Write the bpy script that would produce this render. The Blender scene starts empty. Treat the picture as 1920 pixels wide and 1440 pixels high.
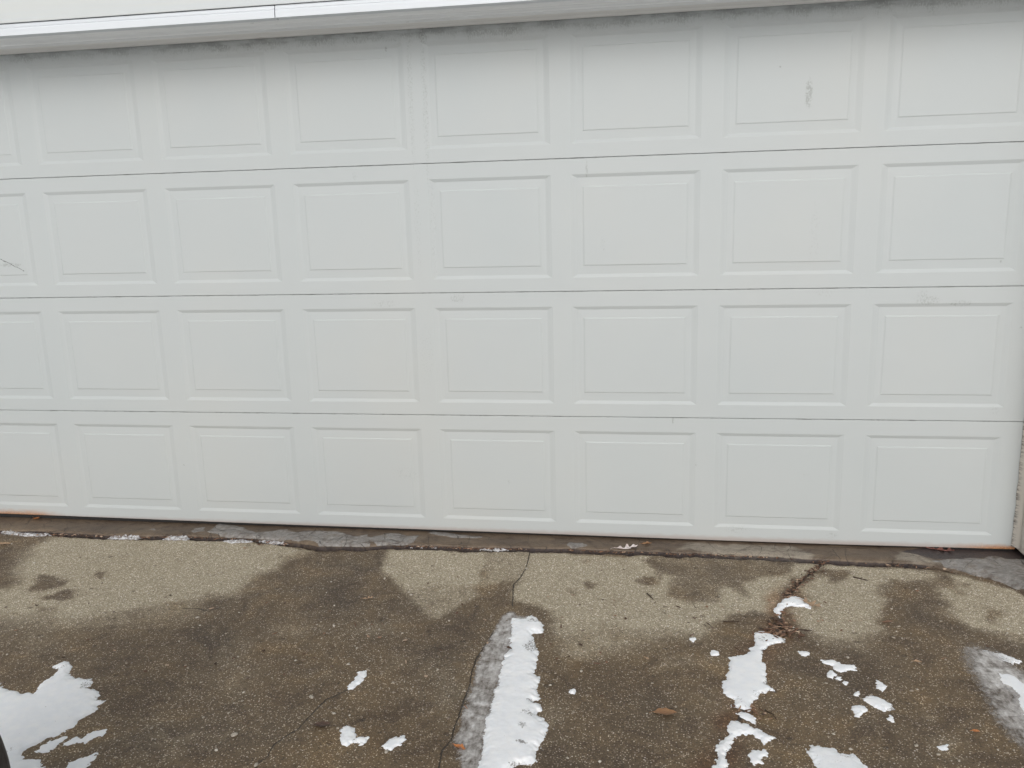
import bpy, bmesh, math, random
import numpy as np
from mathutils import Matrix, Vector

# ---------------------------------------------------------------- camera, sky, sun, exposure
scene = bpy.context.scene
C = scene.collection
cam_data = bpy.data.cameras.new('camera')
cam = bpy.data.objects.new('camera', cam_data)
C.objects.link(cam)
cam_data.sensor_width = 36.0
cam_data.lens = 1565.97 / 1920 * 36.0
cam_data.clip_start = 0.02
cam_data.clip_end = 2000
RIGHT = (0.98762, 0.15469, -0.02611)
DOWN = (0.00536, -0.19964, -0.97985)
FWD = (-0.15679, 0.96758, -0.19800)
m = Matrix.Identity(4)
for r in range(3):
    m[r][0] = RIGHT[r]; m[r][1] = -DOWN[r]; m[r][2] = -FWD[r]
m[0][3], m[1][3], m[2][3] = -1.3988, -3.4610, 1.3822
cam.matrix_world = m
scene.camera = cam

SUN_EL, SUN_AZ = math.radians(27), math.radians(176)     # overcast winter light, low and broad, from behind the camera
world = bpy.data.worlds.new('World'); scene.world = world
world.use_nodes = True
wn = world.node_tree; wn.nodes.clear()
sky = wn.nodes.new('ShaderNodeTexSky'); sky.sky_type = 'NISHITA'; sky.sun_disc = False
sky.sun_elevation = SUN_EL; sky.sun_rotation = SUN_AZ
sky.dust_density = 4.0; sky.air_density = 1.0
hsv = wn.nodes.new('ShaderNodeHueSaturation'); hsv.inputs['Saturation'].default_value = 0.15
bg = wn.nodes.new('ShaderNodeBackground'); bg.inputs['Strength'].default_value = 0.112
wo = wn.nodes.new('ShaderNodeOutputWorld')
wn.links.new(sky.outputs[0], hsv.inputs['Color']); wn.links.new(hsv.outputs[0], bg.inputs['Color']); wn.links.new(bg.outputs[0], wo.inputs['Surface'])
sd_ = bpy.data.lights.new('sun', 'SUN'); sd_.energy = 0.6; sd_.angle = math.radians(90); sd_.color = (1.0, 0.985, 0.96)
sun = bpy.data.objects.new('sun', sd_); C.objects.link(sun)
sdir = Vector((math.sin(SUN_AZ) * math.cos(SUN_EL), math.cos(SUN_AZ) * math.cos(SUN_EL), math.sin(SUN_EL)))
sun.rotation_euler = sdir.to_track_quat('Z', 'Y').to_euler()
scene.view_settings.view_transform = 'Standard'
scene.view_settings.look = 'None'
scene.view_settings.gamma = 1.0
scene.view_settings.exposure = 0.08
scene.render.engine = 'CYCLES'

# ---------------------------------------------------------------- traced places, metres (x along the door, y towards the garage)
GZ, LZ = -0.03, -0.012
LIP = [(-4.6117, -0.112), (-4.4235, -0.1304), (-4.2076, -0.1251), (-4.027, -0.1362), (-3.8347, -0.1457), (-3.4301, -0.1226), (-3.2613, -0.1204), (-3.0767, -0.1294), (-2.9148, -0.1524), (-2.8044, -0.1792),
 (-2.6858, -0.1683), (-2.5874, -0.1714), (-2.4772, -0.137), (-2.1456, -0.1247), (-1.9133, -0.1152), (-1.798, -0.114), (-1.5483, -0.1107), (-1.3256, -0.1073), (-0.8514, -0.1134), (-0.7072, -0.1271),
 (-0.4634, -0.1361), (-0.2629, -0.1353), (-0.1814, -0.1863), (-0.1076, -0.248), (-0.0485, -0.2896), (-0.0197, -0.3553), (0.0074, -0.4605)]
WET = [(0.02, 0.05,
  [(-4.1087, -0.1779), (-4.1403, -0.2706), (-4.0863, -0.4047), (-4.0204, -0.5116), (-3.9313, -0.6092), (-3.9145, -0.6833), (-4.0451, -0.7548), (-3.9048, -0.913), (-3.6264, -0.9263),
   (-3.4709, -0.9307), (-3.3307, -0.8532), (-3.214, -0.798), (-3.0898, -0.7499), (-2.977, -0.6749), (-2.9515, -0.616), (-2.94, -0.4757), (-2.9018, -0.3544), (-2.8445, -0.2351), (-2.8083, -0.1478),
   (-3.1362, -0.1154), (-3.4729, -0.1203), (-3.8696, -0.1299)]),
 (0.45, 0.08,
  [(-3.7808, -0.9001), (-3.6325, -0.9186), (-3.4309, -0.9265), (-3.3104, -0.8511), (-3.1935, -0.7959), (-3.0486, -0.7457), (-3.0078, -0.8197), (-3.1329, -0.8951), (-3.2927, -0.9722),
   (-3.4745, -1.0111), (-3.6853, -1.0139)]),
 (0.02, 0.02,
  [(-2.4886, -0.1426), (-2.477, -0.2805), (-2.4489, -0.3703), (-2.3781, -0.5056), (-2.3027, -0.5789), (-2.2322, -0.6443), (-2.1866, -0.7005), (-2.1428, -0.7545), (-2.1158, -0.7269),
   (-2.0942, -0.6652), (-2.0471, -0.5806), (-2.0913, -0.5296), (-2.0619, -0.4886), (-2.0408, -0.4229), (-2.0436, -0.2938), (-2.0778, -0.1863), (-2.0747, -0.1043)]),
 (0.42, 0.03, [(-2.3054, -0.5321), (-2.2398, -0.4967), (-2.0703, -0.4895), (-2.0486, -0.5532), (-2.0922, -0.6736), (-2.1139, -0.735), (-2.1408, -0.7625), (-2.1905, -0.7009)]),
 (0.35, 0.015, [(-2.091, -0.1058), (-1.8957, -0.1113), (-1.886, -0.3826), (-1.9207, -0.4358), (-2.0337, -0.481)]),
 (0.02, 0.025,
  [(-1.8881, -0.0988), (-1.3651, -0.0851), (-1.3745, -0.1865), (-1.3406, -0.242), (-1.3464, -0.3545), (-1.3796, -0.3919), (-1.3291, -0.3079), (-1.2837, -0.3235), (-1.3015, -0.4456), (-1.2838, -0.512),
   (-1.2179, -0.5535), (-1.1406, -0.5413), (-1.1099, -0.4031), (-1.0777, -0.3762), (-1.0424, -0.4196), (-1.0194, -0.4763), (-0.9972, -0.3682), (-0.9374, -0.2895), (-0.8344, -0.2495),
   (-0.8246, -0.3368), (-0.907, -0.5173), (-0.9606, -0.6067), (-1.0351, -0.6144), (-1.1336, -0.6849), (-1.1767, -0.7773), (-1.3195, -0.7776), (-1.4996, -0.8193), (-1.6142, -0.8683), (-1.6572, -0.891),
   (-1.6915, -0.802), (-1.7107, -0.7255), (-1.7572, -0.6561), (-1.8322, -0.6121), (-1.8751, -0.5811), (-1.8891, -0.4618)]),
 (0.35, 0.06, [(-1.7066, -0.7649), (-1.5569, -0.7685), (-1.3192, -0.7625), (-1.1565, -0.7452), (-1.1799, -0.8215), (-1.3214, -0.8547), (-1.495, -0.9433), (-1.6121, -1.0064), (-1.6681, -0.9622)]),
 (0.72, 0.02,
  [(-1.3584, -0.0844), (-0.8892, -0.0856), (-0.8194, -0.155), (-0.8477, -0.2305), (-0.9598, -0.3065), (-1.0073, -0.3692), (-1.0277, -0.4637), (-1.0668, -0.4081), (-1.1059, -0.4027),
   (-1.1406, -0.5413), (-1.2369, -0.5512), (-1.2929, -0.4905), (-1.3104, -0.3994), (-1.2837, -0.3235), (-1.3287, -0.2875), (-1.3615, -0.1853)]),
 (0.1, 0.012, [(-0.8151, -0.1546), (-0.6929, -0.1108), (-0.6929, -0.1639), (-0.7518, -0.2614), (-0.7995, -0.3054), (-0.8377, -0.2698)]),
 (0.04, 0.03,
  [(-0.6782, -0.1414), (-0.4846, -0.1439), (-0.3695, -0.1638), (-0.2905, -0.1964), (-0.278, -0.2491), (-0.4043, -0.2856), (-0.4756, -0.2927), (-0.511, -0.398), (-0.5529, -0.5232), (-0.6161, -0.6108),
   (-0.6292, -0.7188), (-0.7128, -0.7855), (-0.7959, -0.7802), (-0.8534, -0.7205), (-0.8779, -0.658), (-0.8515, -0.554), (-0.7926, -0.484), (-0.8054, -0.3958), (-0.7334, -0.2695)]),
 (0.5, 0.06, [(-0.6263, -0.7075), (-0.7094, -0.7709), (-0.7959, -0.7802), (-0.8554, -0.7319), (-0.7969, -0.867), (-0.6628, -0.8524)]),
 (0.05, 0.03,
  [(-0.2267, -0.1802), (-0.1019, -0.2366), (0.1208, -0.3253), (-0.0443, -0.6993), (-0.1549, -0.6934), (-0.2389, -0.6551), (-0.3211, -0.6263), (-0.3413, -0.5422), (-0.3119, -0.4133),
   (-0.3138, -0.3143)]),
 (0.55, 0.03, [(-0.2534, -0.6492), (-0.0377, -0.6844), (-0.0916, -0.8064), (-0.2135, -0.7593)]),
 (0.85, 0.02,
  [(-3.7361, -0.6014), (-3.6997, -0.6286), (-3.7174, -0.6598), (-3.7358, -0.6789), (-3.7543, -0.6958), (-3.7825, -0.7017), (-3.8203, -0.7052), (-3.843, -0.6714), (-3.8404, -0.6402),
   (-3.8641, -0.6107), (-3.8598, -0.5784), (-3.8304, -0.5641), (-3.7957, -0.5652), (-3.7687, -0.5914)]),
 (0.9, 0.02,
  [(-3.6086, -0.6911), (-3.5988, -0.7117), (-3.5838, -0.7371), (-3.5985, -0.7626), (-3.6315, -0.7619), (-3.6507, -0.7743), (-3.6784, -0.7801), (-3.6997, -0.7631), (-3.7128, -0.7398),
   (-3.6977, -0.7156), (-3.6899, -0.696), (-3.683, -0.6621), (-3.651, -0.6624), (-3.628, -0.6785)]),
 (0.9, 0.012,
  [(-3.6006, -0.5456), (-3.589, -0.556), (-3.5843, -0.5684), (-3.5942, -0.5704), (-3.6038, -0.5702), (-3.6148, -0.564), (-3.626, -0.5592), (-3.6414, -0.5496), (-3.6405, -0.5384), (-3.6361, -0.5327),
   (-3.6364, -0.5236), (-3.6279, -0.5216), (-3.616, -0.5232), (-3.6041, -0.5344)]),
 (0.8, 0.02,
  [(-3.5873, -0.8366), (-3.5854, -0.8464), (-3.588, -0.8542), (-3.5995, -0.8552), (-3.6077, -0.8578), (-3.6205, -0.8616), (-3.6328, -0.8513), (-3.6372, -0.8417), (-3.6439, -0.8334),
   (-3.6434, -0.8255), (-3.6411, -0.8165), (-3.627, -0.8169), (-3.6138, -0.8266), (-3.6014, -0.8289)]),
 (0.85, 0.01,
  [(-1.3747, -0.3622), (-1.3658, -0.3821), (-1.3759, -0.4012), (-1.3936, -0.4079), (-1.4099, -0.4066), (-1.4201, -0.3936), (-1.4376, -0.3887), (-1.4491, -0.3695), (-1.4329, -0.3504),
   (-1.4224, -0.3369), (-1.4104, -0.3234), (-1.3936, -0.3187), (-1.3738, -0.3195), (-1.3708, -0.3437)]),
 (0.8, 0.01,
  [(-1.5818, -0.4312), (-1.5928, -0.4438), (-1.5959, -0.4564), (-1.6043, -0.4669), (-1.6167, -0.4704), (-1.6295, -0.4657), (-1.6309, -0.4476), (-1.6351, -0.4365), (-1.6429, -0.4196),
   (-1.6327, -0.4076), (-1.6205, -0.4031), (-1.6092, -0.4044), (-1.5998, -0.4103), (-1.5846, -0.4138)]),
 (0.6, 0.012,
  [(-1.6694, -0.5058), (-1.6696, -0.517), (-1.6757, -0.5235), (-1.6827, -0.5237), (-1.6885, -0.5322), (-1.697, -0.5303), (-1.6997, -0.5182), (-1.7017, -0.509), (-1.7005, -0.5001), (-1.6991, -0.4898),
   (-1.694, -0.4797), (-1.6854, -0.487), (-1.6802, -0.4926), (-1.6724, -0.4954)]),
 (0.6, 0.012,
  [(-1.6114, -0.2146), (-1.6106, -0.2253), (-1.6169, -0.2336), (-1.6273, -0.2317), (-1.6343, -0.2364), (-1.645, -0.2383), (-1.6494, -0.228), (-1.6508, -0.2183), (-1.6474, -0.2099), (-1.6438, -0.2022),
   (-1.639, -0.1902), (-1.6284, -0.1934), (-1.6228, -0.2022), (-1.6152, -0.2059)]),
 (0.7, 0.01,
  [(-1.459, -0.1337), (-1.4571, -0.1425), (-1.4587, -0.1544), (-1.4686, -0.1577), (-1.4777, -0.1575), (-1.4839, -0.1508), (-1.4894, -0.1452), (-1.4989, -0.1375), (-1.4935, -0.1264),
   (-1.4843, -0.1216), (-1.4785, -0.1147), (-1.4699, -0.1129), (-1.4598, -0.1133), (-1.4539, -0.1223)]),
 (0.8, 0.015,
  [(-0.5899, -0.2723), (-0.6084, -0.2959), (-0.63, -0.3142), (-0.6568, -0.3454), (-0.6908, -0.335), (-0.7007, -0.304), (-0.7228, -0.2889), (-0.7299, -0.2613), (-0.7214, -0.2292), (-0.6932, -0.2049),
   (-0.6576, -0.2168), (-0.6295, -0.2106), (-0.5885, -0.2083), (-0.5831, -0.2421)]),
 (0.75, 0.015,
  [(-0.2421, -0.2878), (-0.2441, -0.3158), (-0.264, -0.3378), (-0.2859, -0.3237), (-0.3025, -0.32), (-0.3209, -0.3126), (-0.3285, -0.2909), (-0.3286, -0.2634), (-0.3043, -0.2474), (-0.2863, -0.2394),
   (-0.2658, -0.2131), (-0.2438, -0.2205), (-0.2356, -0.244), (-0.2332, -0.2664)]),
 (0.7, 0.01,
  [(-0.1927, -0.3068), (-0.1989, -0.3186), (-0.209, -0.3221), (-0.216, -0.3293), (-0.2267, -0.3374), (-0.2305, -0.3295), (-0.2309, -0.3203), (-0.2276, -0.3103), (-0.2232, -0.3009), (-0.2179, -0.2867),
   (-0.2078, -0.2833), (-0.203, -0.2901), (-0.1959, -0.2899), (-0.1924, -0.2964)]),
 (0.75, 0.02,
  [(-0.1337, -0.5206), (-0.152, -0.5461), (-0.1719, -0.5538), (-0.1883, -0.5762), (-0.2089, -0.5873), (-0.216, -0.571), (-0.2175, -0.5517), (-0.2059, -0.5281), (-0.1992, -0.5057), (-0.185, -0.4728),
   (-0.1644, -0.4718), (-0.1532, -0.4802), (-0.139, -0.4813), (-0.1346, -0.4978)]),
 (0.6, 0.01,
  [(-0.2395, -0.3795), (-0.2452, -0.3863), (-0.249, -0.396), (-0.2582, -0.4026), (-0.2639, -0.3967), (-0.2689, -0.3945), (-0.2735, -0.3906), (-0.2738, -0.383), (-0.2707, -0.3734), (-0.2606, -0.3694),
   (-0.2537, -0.3676), (-0.2441, -0.36), (-0.2379, -0.3636), (-0.2373, -0.3716)]),
 (0.6, 0.01,
  [(-2.0238, -0.3552), (-2.0158, -0.3906), (-2.0174, -0.4174), (-2.0297, -0.4077), (-2.0346, -0.4197), (-2.0443, -0.4223), (-2.0549, -0.3913), (-2.0627, -0.359), (-2.0625, -0.3324),
   (-2.0629, -0.3089), (-2.0654, -0.2682), (-2.0527, -0.2795), (-2.0415, -0.3092), (-2.0318, -0.3262)]),
 (0.4, 0.01,
  [(-2.41, -0.3344), (-2.4097, -0.341), (-2.413, -0.3452), (-2.4149, -0.3516), (-2.4209, -0.3553), (-2.4271, -0.3473), (-2.4312, -0.3423), (-2.4367, -0.337), (-2.4379, -0.3297), (-2.4371, -0.3222),
   (-2.4301, -0.3216), (-2.4242, -0.3241), (-2.4178, -0.3211), (-2.4112, -0.3263)]),
 (0.55, 0.1,
  [(-2.705, -1.1269), (-2.6965, -1.1748), (-2.674, -1.2267), (-2.6572, -1.2793), (-2.6757, -1.2738), (-2.7031, -1.2475), (-2.7391, -1.1839), (-2.7689, -1.134), (-2.8197, -1.0554), (-2.831, -1.0048),
   (-2.8138, -1.0046), (-2.8049, -0.9943), (-2.7785, -1.02), (-2.7457, -1.0521)]),
 (0.55, 0.08,
  [(-3.44, -1.1019), (-3.4411, -1.112), (-3.4338, -1.1245), (-3.4424, -1.1323), (-3.4573, -1.1361), (-3.4767, -1.1285), (-3.4877, -1.1163), (-3.508, -1.1093), (-3.521, -1.0952), (-3.5095, -1.0869),
   (-3.499, -1.0813), (-3.4836, -1.0819), (-3.4676, -1.0817), (-3.4448, -1.0862)]),
 (0.6, 0.1,
  [(-2.2784, -0.8644), (-2.2805, -0.8838), (-2.2964, -0.8963), (-2.3089, -0.9116), (-2.3328, -0.927), (-2.3578, -0.9077), (-2.3703, -0.8902), (-2.3914, -0.8764), (-2.3951, -0.8556),
   (-2.3903, -0.8333), (-2.3628, -0.8267), (-2.3363, -0.8375), (-2.3103, -0.8299), (-2.2812, -0.8403)]),
 (0.5, 0.05,
  [(-2.1649, -1.0674), (-2.1666, -1.0799), (-2.1722, -1.0892), (-2.1825, -1.0917), (-2.1918, -1.0922), (-2.2048, -1.0972), (-2.2145, -1.0858), (-2.2136, -1.0727), (-2.2172, -1.0624),
   (-2.2147, -1.0522), (-2.2085, -1.0424), (-2.1961, -1.0405), (-2.1865, -1.0537), (-2.1773, -1.0586)]),
 (0.5, 0.04,
  [(-1.5764, -0.8858), (-1.5628, -0.9011), (-1.5837, -0.9136), (-1.6076, -0.9195), (-1.6297, -0.9194), (-1.6479, -0.9149), (-1.6778, -0.9136), (-1.6829, -0.8973), (-1.6607, -0.8838),
   (-1.654, -0.8709), (-1.6363, -0.8597), (-1.6109, -0.8544), (-1.5854, -0.8577), (-1.5843, -0.8756)]),
 (0.55, 0.07,
  [(-1.1733, -0.9581), (-1.2049, -0.9739), (-1.2223, -0.9853), (-1.2438, -0.9972), (-1.2743, -1.0026), (-1.3082, -1.0033), (-1.312, -0.9861), (-1.3076, -0.9729), (-1.3247, -0.9587), (-1.3038, -0.943),
   (-1.2707, -0.9363), (-1.2413, -0.9352), (-1.2222, -0.9428), (-1.1895, -0.9442)]),
 (0.5, 0.05,
  [(-1.3875, -0.8366), (-1.3845, -0.8458), (-1.3869, -0.8576), (-1.3967, -0.8584), (-1.4042, -0.8578), (-1.4103, -0.8541), (-1.4163, -0.849), (-1.4231, -0.8405), (-1.4166, -0.8304), (-1.4091, -0.826),
   (-1.4048, -0.8167), (-1.3964, -0.8144), (-1.3883, -0.8176), (-1.3843, -0.8266)]),
 (0.5, 0.06,
  [(-1.6265, -1.3027), (-1.6342, -1.3121), (-1.6351, -1.3227), (-1.6404, -1.3357), (-1.6515, -1.3318), (-1.6598, -1.3256), (-1.6653, -1.3173), (-1.6692, -1.3076), (-1.6751, -1.2939),
   (-1.6661, -1.2851), (-1.6551, -1.2863), (-1.6474, -1.2799), (-1.6375, -1.2818), (-1.6292, -1.2902)]),
 (0.6, 0.08,
  [(-1.1666, -1.2625), (-1.17, -1.298), (-1.182, -1.3112), (-1.1904, -1.3229), (-1.1987, -1.325), (-1.2076, -1.3214), (-1.2157, -1.3039), (-1.2084, -1.2673), (-1.2026, -1.2438), (-1.1995, -1.2076),
   (-1.1889, -1.1909), (-1.1786, -1.1909), (-1.173, -1.2125), (-1.1736, -1.241)]),
 (0.55, 0.1,
  [(-1.9636, -1.231), (-1.9469, -1.2911), (-1.9612, -1.3098), (-1.9712, -1.3194), (-1.9782, -1.3447), (-1.9962, -1.3276), (-2.0167, -1.2934), (-2.0281, -1.2383), (-2.0277, -1.2009),
   (-2.0445, -1.1369), (-2.0398, -1.0972), (-2.0167, -1.1238), (-1.9984, -1.1476), (-1.9824, -1.1896)]),
 (0.6, 0.1,
  [(-2.5874, -1.5168), (-2.5987, -1.5354), (-2.599, -1.5571), (-2.6413, -1.573), (-2.6973, -1.5845), (-2.7478, -1.5718), (-2.768, -1.5537), (-2.8306, -1.5454), (-2.8424, -1.521), (-2.793, -1.5026),
   (-2.7482, -1.4894), (-2.6963, -1.4885), (-2.6386, -1.4815), (-2.5718, -1.4875)]),
 (0.6, 0.1,
  [(-2.4822, -0.886), (-2.4642, -0.9089), (-2.5211, -0.9236), (-2.5673, -0.9288), (-2.6072, -0.9478), (-2.662, -0.9455), (-2.6996, -0.9305), (-2.7102, -0.9103), (-2.6852, -0.892), (-2.6933, -0.8688),
   (-2.6557, -0.8465), (-2.5934, -0.8555), (-2.5497, -0.8607), (-2.5106, -0.87)]),
 (0.55, 0.04,
  [(-0.5418, -1.3113), (-0.5553, -1.3234), (-0.5769, -1.3284), (-0.5895, -1.3389), (-0.6108, -1.3456), (-0.6241, -1.3396), (-0.6316, -1.3318), (-0.6248, -1.3211), (-0.6232, -1.3114),
   (-0.6165, -1.2968), (-0.5926, -1.2943), (-0.577, -1.2968), (-0.56, -1.296), (-0.5499, -1.3022)]),
 (0.5, 0.04,
  [(-0.6113, -1.198), (-0.6129, -1.205), (-0.6204, -1.2086), (-0.6261, -1.2112), (-0.6312, -1.2113), (-0.6366, -1.2111), (-0.6423, -1.2086), (-0.6375, -1.2011), (-0.633, -1.1963), (-0.6305, -1.1898),
   (-0.6242, -1.186), (-0.6175, -1.1847), (-0.6141, -1.1885), (-0.6152, -1.1944)])]
DARK = [(0.8, 0.05, [(-2.644, -0.3516), (-2.5061, -0.4177), (-2.4149, -0.627), (-2.4571, -0.8038), (-2.4951, -0.9631), (-2.4855, -1.1681), (-2.5407, -1.2059), (-2.5842, -0.9353), (-2.6201, -0.6479)]),
 (0.8, 0.05, [(-2.2006, -0.7971), (-2.0314, -0.6759), (-1.9262, -0.7071), (-1.9468, -0.9041), (-2.0583, -1.0556), (-2.1635, -0.999)]),
 (0.8, 0.05, [(-3.2679, -1.0084), (-3.0405, -0.9454), (-2.9277, -0.8113), (-2.8067, -0.712), (-2.6713, -0.8262), (-2.7027, -1.0578), (-2.8319, -1.3), (-3.0757, -1.2339)]),
 (0.8, 0.05, [(-4.1657, -0.4412), (-4.0507, -0.4868), (-3.9449, -0.6106), (-3.9443, -0.6764), (-4.048, -0.6967), (-4.3094, -0.3964)]),
 (0.8, 0.05, [(-0.5206, -0.4345), (-0.3636, -0.4617), (-0.3981, -0.6268), (-0.5267, -0.7152), (-0.5939, -0.6474)]),
 (0.8, 0.05, [(-1.6665, -0.9791), (-1.4763, -0.9915), (-1.3103, -1.0681), (-1.2851, -1.2367), (-1.4355, -1.3569), (-1.6214, -1.2755)]),
 (0.8, 0.05, [(-2.2348, -1.3731), (-2.087, -1.3291), (-1.9981, -1.4228), (-2.025, -1.5445), (-2.1836, -1.5173)]),
 (0.8, 0.05, [(-0.7368, -1.1468), (-0.6623, -1.1911), (-0.6987, -1.2706), (-0.7781, -1.2553)])]
CRACKS = [[(-1.8821, -0.0745), (-1.8812, -0.1158), (-1.8742, -0.2176), (-1.8734, -0.304), (-1.8817, -0.3973), (-1.8995, -0.4628), (-1.89, -0.5372), (-1.8756, -0.6427)],
 [(-1.9115, -0.8445), (-1.9161, -0.9008), (-1.9344, -1.0219), (-1.9335, -1.1129), (-1.9236, -1.1853), (-1.9258, -1.2609), (-1.9223, -1.3501), (-1.9234, -1.4141), (-1.9195, -1.4576),
  (-1.9334, -1.5062), (-1.9237, -1.5873), (-1.9139, -1.6385)],
 [(-2.2929, -1.2479), (-2.3114, -1.2763), (-2.3393, -1.3053), (-2.3469, -1.3371), (-2.3539, -1.3895), (-2.3636, -1.4556), (-2.3904, -1.5034), (-2.4027, -1.5385), (-2.397, -1.5843), (-2.4089, -1.6172),
  (-2.4091, -1.6479)],
 [(-0.6524, -0.0852), (-0.7278, -0.2189), (-0.7758, -0.2835), (-0.827, -0.3748), (-0.8904, -0.507), (-0.9198, -0.6024), (-0.9341, -0.7215), (-0.9897, -0.8189), (-1.0387, -0.9102), (-1.0906, -1.103),
  (-1.117, -1.2306), (-1.1569, -1.3365), (-1.1948, -1.4454), (-1.2115, -1.5329)],
 [(-3.1016, -0.7864), (-3.0442, -0.7848), (-2.9925, -0.801), (-2.9733, -0.7732), (-2.9498, -0.7444)]]
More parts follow.
